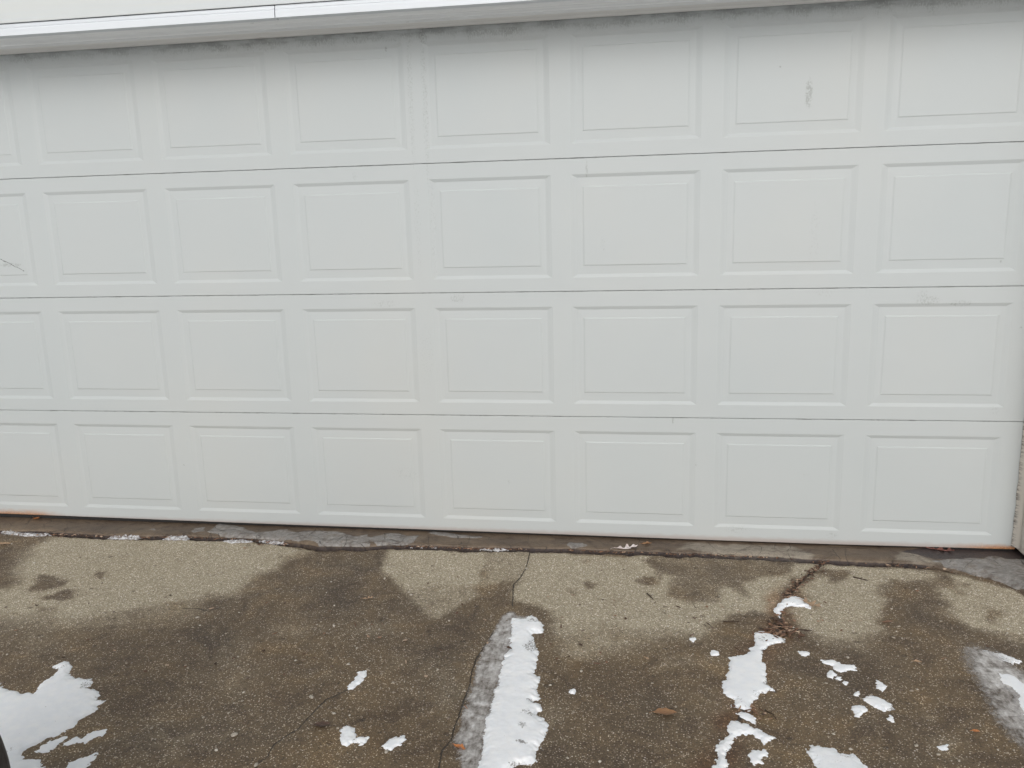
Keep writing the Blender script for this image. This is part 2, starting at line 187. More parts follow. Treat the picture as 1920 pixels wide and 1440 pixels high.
SNOW = [('largest left snow patch, spreading from the lower left corner beside the black bag', 0.016,
  [(-3.5327, -1.3329), (-3.4086, -1.3438), (-3.3499, -1.3737), (-3.3138, -1.3815), (-3.2634, -1.3846), (-3.2637, -1.3609), (-3.2831, -1.3266), (-3.2693, -1.2907), (-3.2837, -1.2441),
   (-3.3124, -1.2242), (-3.3041, -1.1964), (-3.276, -1.2), (-3.2403, -1.2327), (-3.234, -1.2516), (-3.2048, -1.2835), (-3.1565, -1.2906), (-3.1315, -1.2784), (-3.1123, -1.3135), (-3.1208, -1.3327),
   (-3.0696, -1.3508), (-3.0503, -1.3604), (-3.0432, -1.3886), (-3.0038, -1.3784), (-3.0107, -1.402), (-3.0134, -1.4386), (-3.0239, -1.4752), (-3.0216, -1.5093), (-3.0271, -1.5434),
   (-3.0553, -1.5817), (-3.0741, -1.6132), (-3.0839, -1.6382), (-3.0767, -1.6654), (-3.0459, -1.6755), (-3.0142, -1.6626), (-2.9995, -1.6835), (-2.9631, -1.7059), (-2.9262, -1.7717),
   (-3.082, -1.8412)],
  'snow patches on the driveway', 0.004),
 ('thin curved snow sliver just below the largest left snow patch', 0.007,
  [(-3.0499, -1.646), (-3.0523, -1.6178), (-3.0362, -1.5893), (-3.0072, -1.5612), (-2.9983, -1.5799), (-3.01, -1.6128), (-3.0143, -1.6394), (-3.0287, -1.6481)], 'snow patches on the driveway',
  0.003),
 ('longer snow streak right of the curved sliver at lower left', 0.008,
  [(-2.9934, -1.6109), (-2.9846, -1.5783), (-2.958, -1.5554), (-2.9404, -1.5307), (-2.9158, -1.5201), (-2.9057, -1.5517), (-2.9224, -1.5611), (-2.9337, -1.5894), (-2.9682, -1.6007)],
  'snow patches on the driveway', 0.003),
 ('snow clump cut by the bottom edge below the left snow streaks', 0.01,
  [(-2.9125, -1.7042), (-2.9221, -1.6743), (-2.9051, -1.6518), (-2.8788, -1.6303), (-2.861, -1.642), (-2.8595, -1.669), (-2.8609, -1.6892), (-2.8312, -1.7394), (-2.8846, -1.7458)],
  'snow patches on the driveway', 0.003),
 ('narrow slanted snow sliver lying at the end of the diagonal crack', 0.009,
  [(-2.2954, -1.2599), (-2.2978, -1.2246), (-2.2897, -1.184), (-2.2915, -1.1433), (-2.2735, -1.1285), (-2.2628, -1.1497), (-2.2651, -1.1997), (-2.2785, -1.2403)], 'snow patches on the driveway',
  0.003),
 ('rounded snow lump left of the tiny flake, right of the dark brown leaf', 0.014,
  [(-2.2334, -1.4776), (-2.237, -1.4508), (-2.2292, -1.4246), (-2.2131, -1.4253), (-2.187, -1.4549), (-2.1862, -1.4793), (-2.1908, -1.4968), (-2.2042, -1.515), (-2.2193, -1.5073)],
  'snow patches on the driveway', 0.003),
 ('tiny ragged snow flake touching the rounded snow lump', 0.007, [(-2.1867, -1.4867), (-2.1789, -1.4736), (-2.1543, -1.4732), (-2.148, -1.4965), (-2.1648, -1.5056), (-2.1789, -1.5002)],
  'snow patches on the driveway', 0.002),
 ('wedge shaped snow chip between the rounded lump and the long centre snow strip', 0.009,
  [(-2.0997, -1.505), (-2.0892, -1.48), (-2.0808, -1.4572), (-2.0541, -1.4541), (-2.0458, -1.4725), (-2.0566, -1.4975), (-2.0607, -1.519), (-2.0702, -1.5225), (-2.0924, -1.5135)],
  'snow patches on the driveway', 0.003),
 ('long straight snow strip with a lobed right edge, in the centre of the driveway', 0.02,
  [(-1.866, -0.7418), (-1.8131, -0.7483), (-1.8069, -0.7235), (-1.7736, -0.7281), (-1.7597, -0.7626), (-1.7467, -0.7769), (-1.7412, -0.8225), (-1.7572, -0.8431), (-1.7704, -0.8407),
   (-1.7633, -0.8952), (-1.7508, -0.9366), (-1.7357, -1.0134), (-1.7385, -1.0595), (-1.7332, -1.1), (-1.7124, -1.1193), (-1.7107, -1.1464), (-1.7205, -1.186), (-1.7112, -1.208), (-1.6983, -1.2349),
   (-1.7169, -1.2509), (-1.6987, -1.2571), (-1.6883, -1.2778), (-1.6979, -1.3136), (-1.6775, -1.3295), (-1.6629, -1.3636), (-1.6614, -1.403), (-1.6665, -1.4467), (-1.6821, -1.4625),
   (-1.6772, -1.4895), (-1.6719, -1.5201), (-1.6933, -1.5402), (-1.7217, -1.548), (-1.7446, -1.5806), (-1.7621, -1.6403), (-1.8274, -1.6681), (-1.831, -1.5974), (-1.8275, -1.5585), (-1.8309, -1.4825),
   (-1.8399, -1.3968), (-1.8426, -1.2736), (-1.8458, -1.1063), (-1.8471, -0.9955), (-1.8386, -0.9601), (-1.8477, -0.9152), (-1.8497, -0.8567)],
  'snow patches on the driveway', 0.004),
 ('twiggy snow patch with a narrow top, lying on the leaf filled crack', 0.012,
  [(-1.0268, -0.7576), (-0.9933, -0.7429), (-0.964, -0.7583), (-0.932, -0.7877), (-0.9291, -0.8124), (-0.9642, -0.8197), (-0.9926, -0.8403), (-1.0136, -0.8703), (-1.0233, -0.9317), (-1.0157, -0.9729),
   (-1.0246, -1.0391), (-1.0252, -1.0662), (-1.0143, -1.1001), (-1.0359, -1.1227), (-1.0627, -1.1399), (-1.089, -1.1817), (-1.0959, -1.2149), (-1.1371, -1.2089), (-1.1378, -1.1708),
   (-1.1594, -1.1396), (-1.1617, -1.0934), (-1.1461, -1.0436), (-1.1318, -0.9762), (-1.1201, -0.9225), (-1.0738, -0.9107), (-1.0597, -0.8753), (-1.0323, -0.8446), (-1.0331, -0.7949)],
  'snow patches on the driveway', 0.004),
 ('small snow dash between the twiggy snow patch and the hooked snow ridge', 0.007, [(-1.1415, -1.2387), (-1.1091, -1.2271), (-1.0854, -1.2504), (-1.0888, -1.279), (-1.1139, -1.2692)],
  'snow patches on the driveway', 0.002),
 ('hooked snow ridge bending down to the bottom edge right of centre', 0.013,
  [(-1.156, -1.2817), (-1.136, -1.2717), (-1.1118, -1.2892), (-1.0806, -1.3055), (-1.0608, -1.3276), (-1.0403, -1.342), (-1.058, -1.3583), (-1.0686, -1.3642), (-1.0793, -1.3818), (-1.0883, -1.3548),
   (-1.0996, -1.3321), (-1.1163, -1.3293), (-1.132, -1.3432), (-1.1529, -1.3528), (-1.1593, -1.3749), (-1.1699, -1.4132), (-1.1863, -1.4422), (-1.1812, -1.4614), (-1.1761, -1.4781),
   (-1.1841, -1.4919), (-1.1973, -1.5516), (-1.2303, -1.5556), (-1.2184, -1.4854), (-1.209, -1.4515), (-1.2, -1.4259), (-1.2074, -1.397), (-1.2037, -1.3849), (-1.1767, -1.3652), (-1.1673, -1.3255)],
  'snow patches on the driveway', 0.003),
 ('star shaped snow scrap inside the bend of the hooked snow ridge', 0.008,
  [(-1.1243, -1.4236), (-1.1038, -1.4122), (-1.0923, -1.3972), (-1.0703, -1.3968), (-1.072, -1.4196), (-1.0846, -1.4323), (-1.0845, -1.452), (-1.1071, -1.4612), (-1.1175, -1.4472)],
  'snow patches on the driveway', 0.003),
 ('crescent of snow resting on the tan oak leaf beside the leaf filled crack', 0.014,
  [(-0.9379, -0.5755), (-0.9127, -0.5179), (-0.8642, -0.4605), (-0.8371, -0.4578), (-0.8145, -0.4906), (-0.8008, -0.5488), (-0.8152, -0.5669), (-0.8395, -0.5486), (-0.8731, -0.5395),
   (-0.8928, -0.5583), (-0.9092, -0.5931), (-0.9216, -0.6389), (-0.9359, -0.6)],
  'snow patches on the driveway', 0.003),
 ('worm shaped snow scrap right of the twiggy snow patch', 0.008,
  [(-0.8408, -0.9149), (-0.8162, -0.9057), (-0.796, -0.91), (-0.7803, -0.9341), (-0.7482, -0.9401), (-0.7436, -0.9616), (-0.767, -0.9673), (-0.7963, -0.9861), (-0.809, -0.972), (-0.8128, -0.9441),
   (-0.8347, -0.9337)],
  'snow patches on the driveway', 0.002),
 ('pointed drop of snow on the bare concrete above the crumbly snow clump', 0.008, [(-0.7021, -1.015), (-0.6848, -1.0308), (-0.6755, -1.0531), (-0.6941, -1.0782), (-0.7081, -1.0568)],
  'snow patches on the driveway', 0.002),
 ('crumbly elongated snow clump, widest of the scraps at right of centre', 0.011,
  [(-0.7639, -1.1253), (-0.7385, -1.1001), (-0.7139, -1.1085), (-0.7062, -1.1187), (-0.688, -1.1385), (-0.691, -1.1656), (-0.7236, -1.1747), (-0.7463, -1.1613)], 'snow patches on the driveway',
  0.002),
 ('big snow lobe cut by the bottom edge, right of the hooked snow ridge', 0.016,
  [(-0.9695, -1.3894), (-0.9555, -1.3648), (-0.934, -1.36), (-0.9089, -1.3777), (-0.8818, -1.3835), (-0.854, -1.4025), (-0.8292, -1.4365), (-0.8143, -1.5051), (-0.953, -1.5319), (-0.9552, -1.443),
   (-0.9657, -1.4136)],
  'snow patches on the driveway', 0.003),
 ('smooth bright snow wedge lying on the grey ice at the right edge', 0.012,
  [(-0.3635, -0.9409), (-0.3421, -0.9324), (-0.2975, -0.9304), (-0.288, -0.9446), (-0.2696, -0.9841), (-0.2155, -1.087), (-0.3282, -1.342), (-0.3598, -1.2065), (-0.364, -1.1694), (-0.3486, -1.1022),
   (-0.332, -1.0455), (-0.3434, -1.0299), (-0.3545, -1.0053), (-0.3457, -0.966)],
  'snow patches on the driveway', 0.004),
 ('thin white snow crust along the upper edge of the grey ice at right', 0.006,
  [(-0.3208, -0.7982), (-0.281, -0.8106), (-0.2479, -0.8268), (-0.2292, -0.854), (-0.261, -0.8798), (-0.2854, -0.8634), (-0.3123, -0.8437)], 'snow patches on the driveway', 0.003),
 ('flat oval snow pellet left of the worm shaped snow scrap', 0.007,
  [(-0.8645, -0.8744), (-0.8692, -0.8835), (-0.8769, -0.8879), (-0.8842, -0.8939), (-0.8931, -0.8947), (-0.894, -0.8851), (-0.8943, -0.8777), (-0.8942, -0.8681), (-0.8863, -0.8614),
   (-0.8782, -0.8602), (-0.8711, -0.8609), (-0.8664, -0.8662)],
  'small snow pellets on the driveway', 0.002),
 ('rounded snow pellet just below the worm shaped snow scrap', 0.008,
  [(-0.8101, -0.9938), (-0.8154, -1.006), (-0.8228, -1.0109), (-0.8294, -1.0169), (-0.836, -1.0166), (-0.8385, -1.0078), (-0.8376, -0.9968), (-0.8331, -0.9865), (-0.8275, -0.9767), (-0.8197, -0.9698),
   (-0.8154, -0.9773), (-0.8136, -0.985)],
  'small snow pellets on the driveway', 0.002),
 ('speck of snow right of the rounded pellet under the worm shaped scrap', 0.005,
  [(-0.7973, -1.0167), (-0.7998, -1.0221), (-0.8027, -1.0293), (-0.8075, -1.0308), (-0.8097, -1.0265), (-0.8127, -1.0244), (-0.8136, -1.0185), (-0.8101, -1.0122), (-0.8062, -1.0077),
   (-0.802, -1.0055), (-0.7981, -1.006), (-0.7955, -1.0098)],
  'small snow pellets on the driveway', 0.002),
 ('tiniest snow speck, lower right of the worm shaped scrap', 0.004,
  [(-0.7842, -1.0331), (-0.7875, -1.0371), (-0.7898, -1.0413), (-0.7935, -1.0444), (-0.796, -1.042), (-0.7972, -1.0387), (-0.7974, -1.0346), (-0.7957, -1.0299), (-0.7927, -1.0257), (-0.7893, -1.0253),
   (-0.7869, -1.0268), (-0.7838, -1.028)],
  'small snow pellets on the driveway', 0.002),
 ('small snow ball up and left of the crumbly snow clump', 0.008,
  [(-0.7637, -1.1002), (-0.7667, -1.1096), (-0.772, -1.1158), (-0.777, -1.118), (-0.7805, -1.1155), (-0.7836, -1.1113), (-0.7836, -1.1025), (-0.7783, -1.0945), (-0.7741, -1.0883), (-0.7682, -1.0806),
   (-0.7647, -1.0852), (-0.7646, -1.0932)],
  'small snow pellets on the driveway', 0.002),
 ('rounded lumpy snow blob below left of the crumbly snow clump', 0.012,
  [(-0.7676, -1.1824), (-0.7754, -1.1973), (-0.7852, -1.2058), (-0.7958, -1.217), (-0.806, -1.2152), (-0.8051, -1.1988), (-0.8061, -1.1868), (-0.8038, -1.1695), (-0.7919, -1.1597), (-0.7818, -1.1576),
   (-0.7723, -1.1576), (-0.7673, -1.1673)],
  'small snow pellets on the driveway', 0.002),
 ('small snow chip below right of the crumbly snow clump', 0.007,
  [(-0.7018, -1.2136), (-0.705, -1.2213), (-0.7097, -1.2296), (-0.7157, -1.2309), (-0.7184, -1.2262), (-0.7229, -1.2241), (-0.7233, -1.2162), (-0.7174, -1.2086), (-0.7127, -1.2028),
   (-0.7067, -1.1975), (-0.7022, -1.1999), (-0.7004, -1.2059)],
  'small snow pellets on the driveway', 0.002),
 ('faint snow dab near the bottom, left of the right ice sheet', 0.005,
  [(-0.5975, -1.3316), (-0.5995, -1.3389), (-0.6065, -1.3451), (-0.6142, -1.3475), (-0.6199, -1.3456), (-0.6223, -1.3407), (-0.6247, -1.3348), (-0.6202, -1.3267), (-0.6119, -1.3235),
   (-0.6051, -1.3194), (-0.5965, -1.3173), (-0.5956, -1.3247)],
  'small snow pellets on the driveway', 0.002),
 ('lone round snow pellet right of the long centre snow strip', 0.01,
  [(-1.5975, -1.1807), (-1.5982, -1.1889), (-1.6004, -1.1984), (-1.6077, -1.1994), (-1.6133, -1.1945), (-1.6201, -1.1924), (-1.6239, -1.1837), (-1.6198, -1.1754), (-1.6163, -1.1689),
   (-1.6107, -1.1638), (-1.6038, -1.1657), (-1.5986, -1.1719)],
  'small snow pellets on the driveway', 0.002),
 ('oval snow pellet left of the narrow top of the twiggy snow patch', 0.008,
  [(-1.1547, -0.9027), (-1.1573, -0.9119), (-1.1639, -0.9168), (-1.1702, -0.9203), (-1.1783, -0.9226), (-1.1814, -0.9141), (-1.18, -0.9055), (-1.181, -0.8965), (-1.1754, -0.8882), (-1.1677, -0.8886),
   (-1.1614, -0.8896), (-1.1561, -0.8941)],
  'small snow pellets on the driveway', 0.002),
 ('small snow pellet up and left of the oval pellet', 0.007,
  [(-1.2269, -0.823), (-1.2277, -0.8318), (-1.2313, -0.84), (-1.237, -0.8426), (-1.2422, -0.8403), (-1.2447, -0.833), (-1.2465, -0.8251), (-1.2463, -0.8144), (-1.2403, -0.8096), (-1.2353, -0.8089),
   (-1.2291, -0.8055), (-1.2253, -0.8128)],
  'small snow pellets on the driveway', 0.002)]
THIN = [(-1.7596, -0.9376, 0.0388, 0.0457, 0.85), (-1.7213, -1.2542, 0.0204, 0.0164, 0.85), (-1.722, -1.319, 0.0305, 0.013, 0.8), (-1.7323, -1.3867, 0.0163, 0.0222, 0.8),
 (-1.7257, -1.463, 0.023, 0.0115, 0.9), (-1.786, -0.7654, 0.0263, 0.0236, 0.8), (-1.7196, -1.5434, 0.0416, 0.0108, 0.8), (-3.1183, -1.3233, 0.0222, 0.0256, 0.8),
 (-3.0303, -1.3814, 0.0265, 0.0216, 0.85), (-3.0735, -1.3453, 0.0152, 0.0139, 0.7), (-3.2697, -1.2294, 0.016, 0.0123, 0.8), (-3.1109, -1.6555, 0.0149, 0.0302, 0.65),
 (-3.1348, -1.2975, 0.0172, 0.0115, 0.7), (-0.8682, -1.4064, 0.0409, 0.0229, 0.65), (-0.9137, -1.4337, 0.054, 0.0315, 0.55), (-1.0809, -1.0178, 0.0584, 0.0975, 0.45),
 (-1.0628, -1.1286, 0.0218, 0.0174, 0.7), (-1.1224, -1.169, 0.0154, 0.0197, 0.7), (-1.0134, -0.8036, 0.0174, 0.0257, 0.7), (-0.9589, -0.7833, 0.0245, 0.0185, 0.7),
 (-1.1196, -1.2951, 0.0204, 0.0153, 0.6), (-1.0737, -1.3291, 0.0229, 0.0148, 0.55), (-0.3522, -1.1292, 0.0176, 0.0391, 0.7), (-0.3336, -0.9736, 0.0124, 0.0187, 0.5),
 (-0.7279, -1.1403, 0.0271, 0.0168, 0.5), (-0.7733, -0.946, 0.0228, 0.0163, 0.5), (-0.8559, -0.5249, 0.0341, 0.0262, 0.6)]
CRUMBS = [('ice and snow crumbs in the joint at far left under the door', 0.012,
  [(-4.4141, -0.1384), (-4.3982, -0.0957), (-4.3036, -0.1421), (-4.2459, -0.137), (-4.1727, -0.1304), (-4.1378, -0.1541), (-4.2215, -0.1749), (-4.3355, -0.1719)],
  'snow crumbs in the joint below the door', 0.0025),
 ('long jagged snow crumb in the joint, second from the left', 0.014,
  [(-3.8408, -0.1601), (-3.8353, -0.1202), (-3.7923, -0.103), (-3.7328, -0.1109), (-3.6787, -0.1324), (-3.701, -0.1604), (-3.7767, -0.1673)], 'snow crumbs in the joint below the door', 0.0025),
 ('jagged snow crumb in the joint, third from the left', 0.013, [(-3.5689, -0.1548), (-3.5543, -0.0949), (-3.5053, -0.1102), (-3.4649, -0.1065), (-3.4504, -0.1504), (-3.5017, -0.1615)],
  'snow crumbs in the joint below the door', 0.0025),
 ('flat snow crumb in the joint just left of the grey cement skim', 0.01, [(-3.2752, -0.1471), (-3.2351, -0.1244), (-3.1777, -0.1256), (-3.1344, -0.1406), (-3.1677, -0.1561), (-3.2412, -0.1629)],
  'snow crumbs in the joint below the door', 0.0025),
 ('snow crumb packed under the left end of the grey cement skim', 0.01, [(-3.1235, -0.1206), (-3.035, -0.1125), (-2.9369, -0.1036), (-2.9001, -0.1191), (-2.9701, -0.1442), (-3.0578, -0.1461)],
  'snow crumbs in the joint below the door', 0.0025),
 ('broken snow crumb in the joint right of the grey cement skim', 0.009, [(-2.443, -0.1081), (-2.3823, -0.0902), (-2.3067, -0.1016), (-2.2568, -0.1091), (-2.3125, -0.1263), (-2.4079, -0.1291)],
  'snow crumbs in the joint below the door', 0.0025),
 ('snow crumb in the joint beside the top of the first crack', 0.009, [(-2.1282, -0.0972), (-2.0572, -0.0967), (-1.9742, -0.1009), (-1.9263, -0.1083), (-2.0049, -0.1274), (-2.0992, -0.1244)],
  'snow crumbs in the joint below the door', 0.0025)]
ICE = [('thin grey frost crust along the left side of the long centre snow strip', 0.003,
  [(-1.8672, -0.6843), (-1.8973, -0.7041), (-1.9174, -0.7792), (-1.9163, -0.8488), (-1.9197, -0.9012), (-1.9344, -1.0219), (-1.9335, -1.1129), (-1.922, -1.1852), (-1.9258, -1.2609),
   (-1.9223, -1.3501), (-1.9234, -1.4141), (-1.9184, -1.4622), (-1.8923, -1.5376), (-1.8735, -1.5705), (-1.8604, -1.6422), (-1.7973, -1.6345), (-1.8165, -1.4808), (-1.825, -1.395), (-1.8269, -1.2718),
   (-1.8291, -1.1044), (-1.8297, -0.9936), (-1.821, -0.9582), (-1.8002, -0.9664), (-1.7503, -0.995), (-1.7525, -0.9368), (-1.7647, -0.8845), (-1.796, -0.8695), (-1.8332, -0.855), (-1.8455, -0.7874),
   (-1.7822, -0.765), (-1.7702, -0.7398), (-1.8086, -0.7114), (-1.8366, -0.7184)]),
 ('wide sheet of grey ice running off the right edge of the driveway', 0.006,
  [(-0.4194, -0.7954), (-0.35, -0.7393), (-0.3149, -0.746), (-0.2618, -0.785), (-0.2302, -0.8412), (-0.2324, -0.8923), (-0.1769, -0.9996), (-0.1678, -1.1339), (-0.3417, -1.5057), (-0.4321, -1.3846),
   (-0.4433, -1.3557), (-0.4512, -1.3097), (-0.4636, -1.2694), (-0.4623, -1.2184), (-0.457, -1.1307), (-0.4425, -1.0065), (-0.4391, -0.9027)])]
SKIM = [[(-3.3821, -0.0853), (-3.3854, -0.025), (-3.3686, 0.004), (-3.2983, 0.0033), (-3.2162, -0.0439), (-3.1495, -0.0843), (-3.1086, -0.0609), (-3.033, -0.0209), (-2.9588, -0.0607), (-2.9222, -0.0377),
  (-2.8528, -0.0249), (-2.7542, -0.0424), (-2.6802, -0.0871), (-2.6327, -0.0509), (-2.5946, -0.0983), (-2.5647, -0.1813), (-2.6492, -0.1891), (-2.7295, -0.2085), (-2.7765, -0.2128),
  (-2.8378, -0.1578), (-2.9247, -0.1408), (-3.0247, -0.1373), (-3.1228, -0.1399), (-3.2303, -0.1305), (-3.3176, -0.1125)],
 [(-2.5986, -0.0861), (-2.555, -0.0439), (-2.4963, -0.0322), (-2.439, -0.059), (-2.392, -0.0421), (-2.3891, -0.0796), (-2.4019, -0.1301), (-2.4619, -0.1477), (-2.5343, -0.1483), (-2.5755, -0.1338)],
 [(-2.3682, -0.0013), (-2.2684, -0.0053), (-2.167, -0.0218), (-2.0874, -0.0335), (-2.1134, -0.0484), (-2.233, -0.053), (-2.324, -0.0296)],
 [(-3.4644, -0.0993), (-3.4693, -0.0528), (-3.4295, -0.0425), (-3.4032, -0.0806), (-3.4366, -0.0968)], [(-3.6753, -0.0914), (-3.6656, -0.0634), (-3.6383, -0.0814), (-3.6458, -0.0955)],
 [(-4.3626, -0.193), (-4.3863, -0.1478), (-4.3706, -0.1257), (-4.2972, -0.1603), (-4.2564, -0.1902), (-4.2902, -0.2065)],
 [(-1.7268, -0.092), (-1.7158, -0.0611), (-1.6599, -0.068), (-1.6396, -0.0958), (-1.684, -0.1117)],
 [(-0.2655, -0.1119), (-0.1693, -0.0922), (-0.1076, -0.0863), (-0.0603, -0.0924), (-0.0256, -0.0519), (0.0195, -0.0637), (0.2106, -0.1182), (0.0429, -0.498), (-0.0178, -0.3506), (-0.0603, -0.272),
  (-0.1162, -0.2197), (-0.1779, -0.1759), (-0.228, -0.1501)]]
SLABDRY = [[(-1.2592, -0.0954), (-1.2117, -0.0209), (-1.1, -0.0166), (-0.7939, -0.0177), (-0.702, -0.0994), (-0.7294, -0.1346), (-0.9801, -0.1255)],
 [(-0.8317, -0.1225), (-0.8032, -0.0755), (-0.7171, -0.0675), (-0.7041, -0.1105)], [(-0.3968, -0.1138), (-0.3542, -0.0336), (-0.2899, -0.0386), (-0.2588, -0.09), (-0.245, -0.1414)]]
SLABBLACK = [[(-0.3542, -0.0336), (-0.2805, 0.007), (0.3049, 0.0952), (0.2106, -0.1182), (0.0195, -0.0637), (-0.038, -0.0584), (-0.0563, -0.0815), (-0.1469, -0.0848), (-0.2501, -0.0945), (-0.2798, -0.0596)]]  # black shadow and damp under the door's right end, painted onto the slab
LEAVES = [('lone flat brown leaf right of the long centre snow strip', 'oval', -1.3358, -1.2638, -0.03, 5, 0.066, 0.034, 'brown', 0.006),
 ('bright orange leaf curl on the frost beside the centre snow strip', 'oval', -1.888, -1.4916, -0.03, -28, 0.038, 0.016, 'orange', 0.008),
 ('dark brown wet leaf below the diagonal crack', 'oval', -2.3015, -1.4356, -0.03, 12, 0.052, 0.026, 'dark', 0.006),
 ('small tan oak leaf on the wet concrete below the pale dry patch', 'oak', -2.4309, -0.6422, -0.03, 10, 0.042, 0.024, 'tan', 0.008),
 ('tan lobed oak leaf sticking out from under the crescent of snow', 'oak', -0.8035, -0.5318, -0.024, -35, 0.085, 0.055, 'tan', 0.01),
 ('orange leaf wedged against the door bottom at far left', 'oak', -4.3382, -0.0019, -0.012, -30, 0.075, 0.045, 'orange', 0.016),
 ('pale frosted oak leaf lying in the joint below the door', 'oak', -1.4723, -0.1037, -0.012, 14, 0.1, 0.065, 'frost', 0.012),
 ('brown leaf up against the slab right of the frosted oak leaf', 'oval', -1.3875, -0.0549, -0.012, 8, 0.045, 0.02, 'brown', 0.008),
 ('small beige leaf chip in the joint right of the frosted oak leaf', 'oval', -1.3627, -0.0617, -0.03, 0, 0.022, 0.013, 'tan', 0.004),
 ('maroon oak leaf under the right end of the door', 'oak', -0.2002, -0.0136, -0.012, -12, 0.105, 0.05, 'maroon', 0.014),
 ('dark brown leaf lying across the notch in the centre snow strip', 'oval', -1.836, -0.9746, -0.018, -30, 0.03, 0.012, 'dark', 0.005),
 ('narrow tan leaf sliver between the centre snow strip and the oval pellet', 'oval', -1.3883, -0.9686, -0.03, -50, 0.022, 0.009, 'tan', 0.003),
 ('small tan leaf left of the grey ice at right', 'oval', -0.5474, -0.8987, -0.03, -10, 0.025, 0.014, 'tan', 0.005),
 ('small orange leaf scrap beside the grey ice near the bottom right', 'oval', -0.5041, -1.255, -0.03, 10, 0.022, 0.012, 'orange', 0.004),
 ('small dark leaf in the joint at right of the dry slab stretch', 'oval', -0.8023, -0.1266, -0.03, -40, 0.02, 0.011, 'dark', 0.004),
 ('long grey brown leaf lying on the concrete at the left edge below the joint', 'oval', -4.2814, -0.2773, -0.03, 25, 0.055, 0.02, 'tan', 0.006)]
TWIGS = [('short dark twig on the pale concrete right of the leaf filled crack', 0.0025, [(-0.5949, -0.2707), (-0.5743, -0.2832), (-0.5491, -0.2999)]),
 ('short dark stick on the pale concrete left of the dark grey damp patch', 0.0022, [(-1.3859, -0.4954), (-1.3741, -0.5167), (-1.3625, -0.5466)]),
 ('thin pale twig lying across the brown stained concrete by the right crack', 0.002, [(-1.123, -0.6877), (-1.094, -0.6885), (-1.0681, -0.6819)]),
 ('slender twig low beside the hooked snow ridge', 0.0018, [(-1.0525, -1.2126), (-1.0412, -1.2271), (-1.0293, -1.2362)])]
LITTER = [(150, 0.012, [(-0.6739, -0.1197), (-0.7278, -0.2189), (-0.7758, -0.2835), (-0.827, -0.3748), (-0.8942, -0.5074)], 1.0), (61, 0.03, [(-0.9332, -0.644), (-0.9269, -0.7208), (-0.9152, -0.7786)], 1.6),
 (41, 0.02, [(-0.9305, -0.7212), (-0.9872, -0.8008)], 1.6), (25, 0.02, [(-1.1402, -1.2253), (-1.0971, -1.2257), (-1.0634, -1.2505), (-1.0393, -1.2858)], 1.0),
 (120, 0.012, [(-1.7313, -0.096), (-1.549, -0.0965), (-1.3252, -0.0928), (-0.8493, -0.1039)], 1.0), (150, 0.012, [(-4.3982, -0.1641), (-3.8611, -0.1423), (-3.3376, -0.1274), (-3.1304, -0.1276)], 1.0),
 (110, 0.012, [(-2.4839, -0.1179), (-2.1491, -0.1111), (-1.9042, -0.1003)], 1.0), (30, 0.02, [(-3.1449, -0.2276), (-3.0888, -0.1613), (-2.9623, -0.162)], 1.0),
 (30, 0.02, [(-0.4846, -0.1439), (-0.247, -0.1519), (-0.1198, -0.2336)], 1.0), (150, 0.28, [(-3.5753, -0.8787), (-2.6804, -0.9831), (-1.7665, -0.8847), (-0.8493, -0.5951), (-0.3406, -0.6585)], 1.0)]
PEBBLES = [('whitish pebble in a small pit on the wet concrete', -2.3889, -1.2996, 0.007), ('white stone beside the dark pit at left of the centre', -3.0102, -0.8534, 0.006),
 ('pale stone on the tip of the dry patch', -2.2763, -0.5901, 0.006), ('grey stone near the lower left of the diagonal crack', -2.4115, -1.6242, 0.006),
 ('tan stone below the wedge shaped snow chip', -2.0818, -1.5285, 0.006), ('pale stone in the first crack near the joint', -1.8705, -0.309, 0.006),
 ('light stone left of the oval snow pellet', -1.5905, -1.0653, 0.005), ('beige stone left of the dark brown wet leaf', -2.2897, -1.3741, 0.005),
 ('pair-sized pale stone near the left edge of the dark pit', -2.5325, -1.5054, 0.008)]
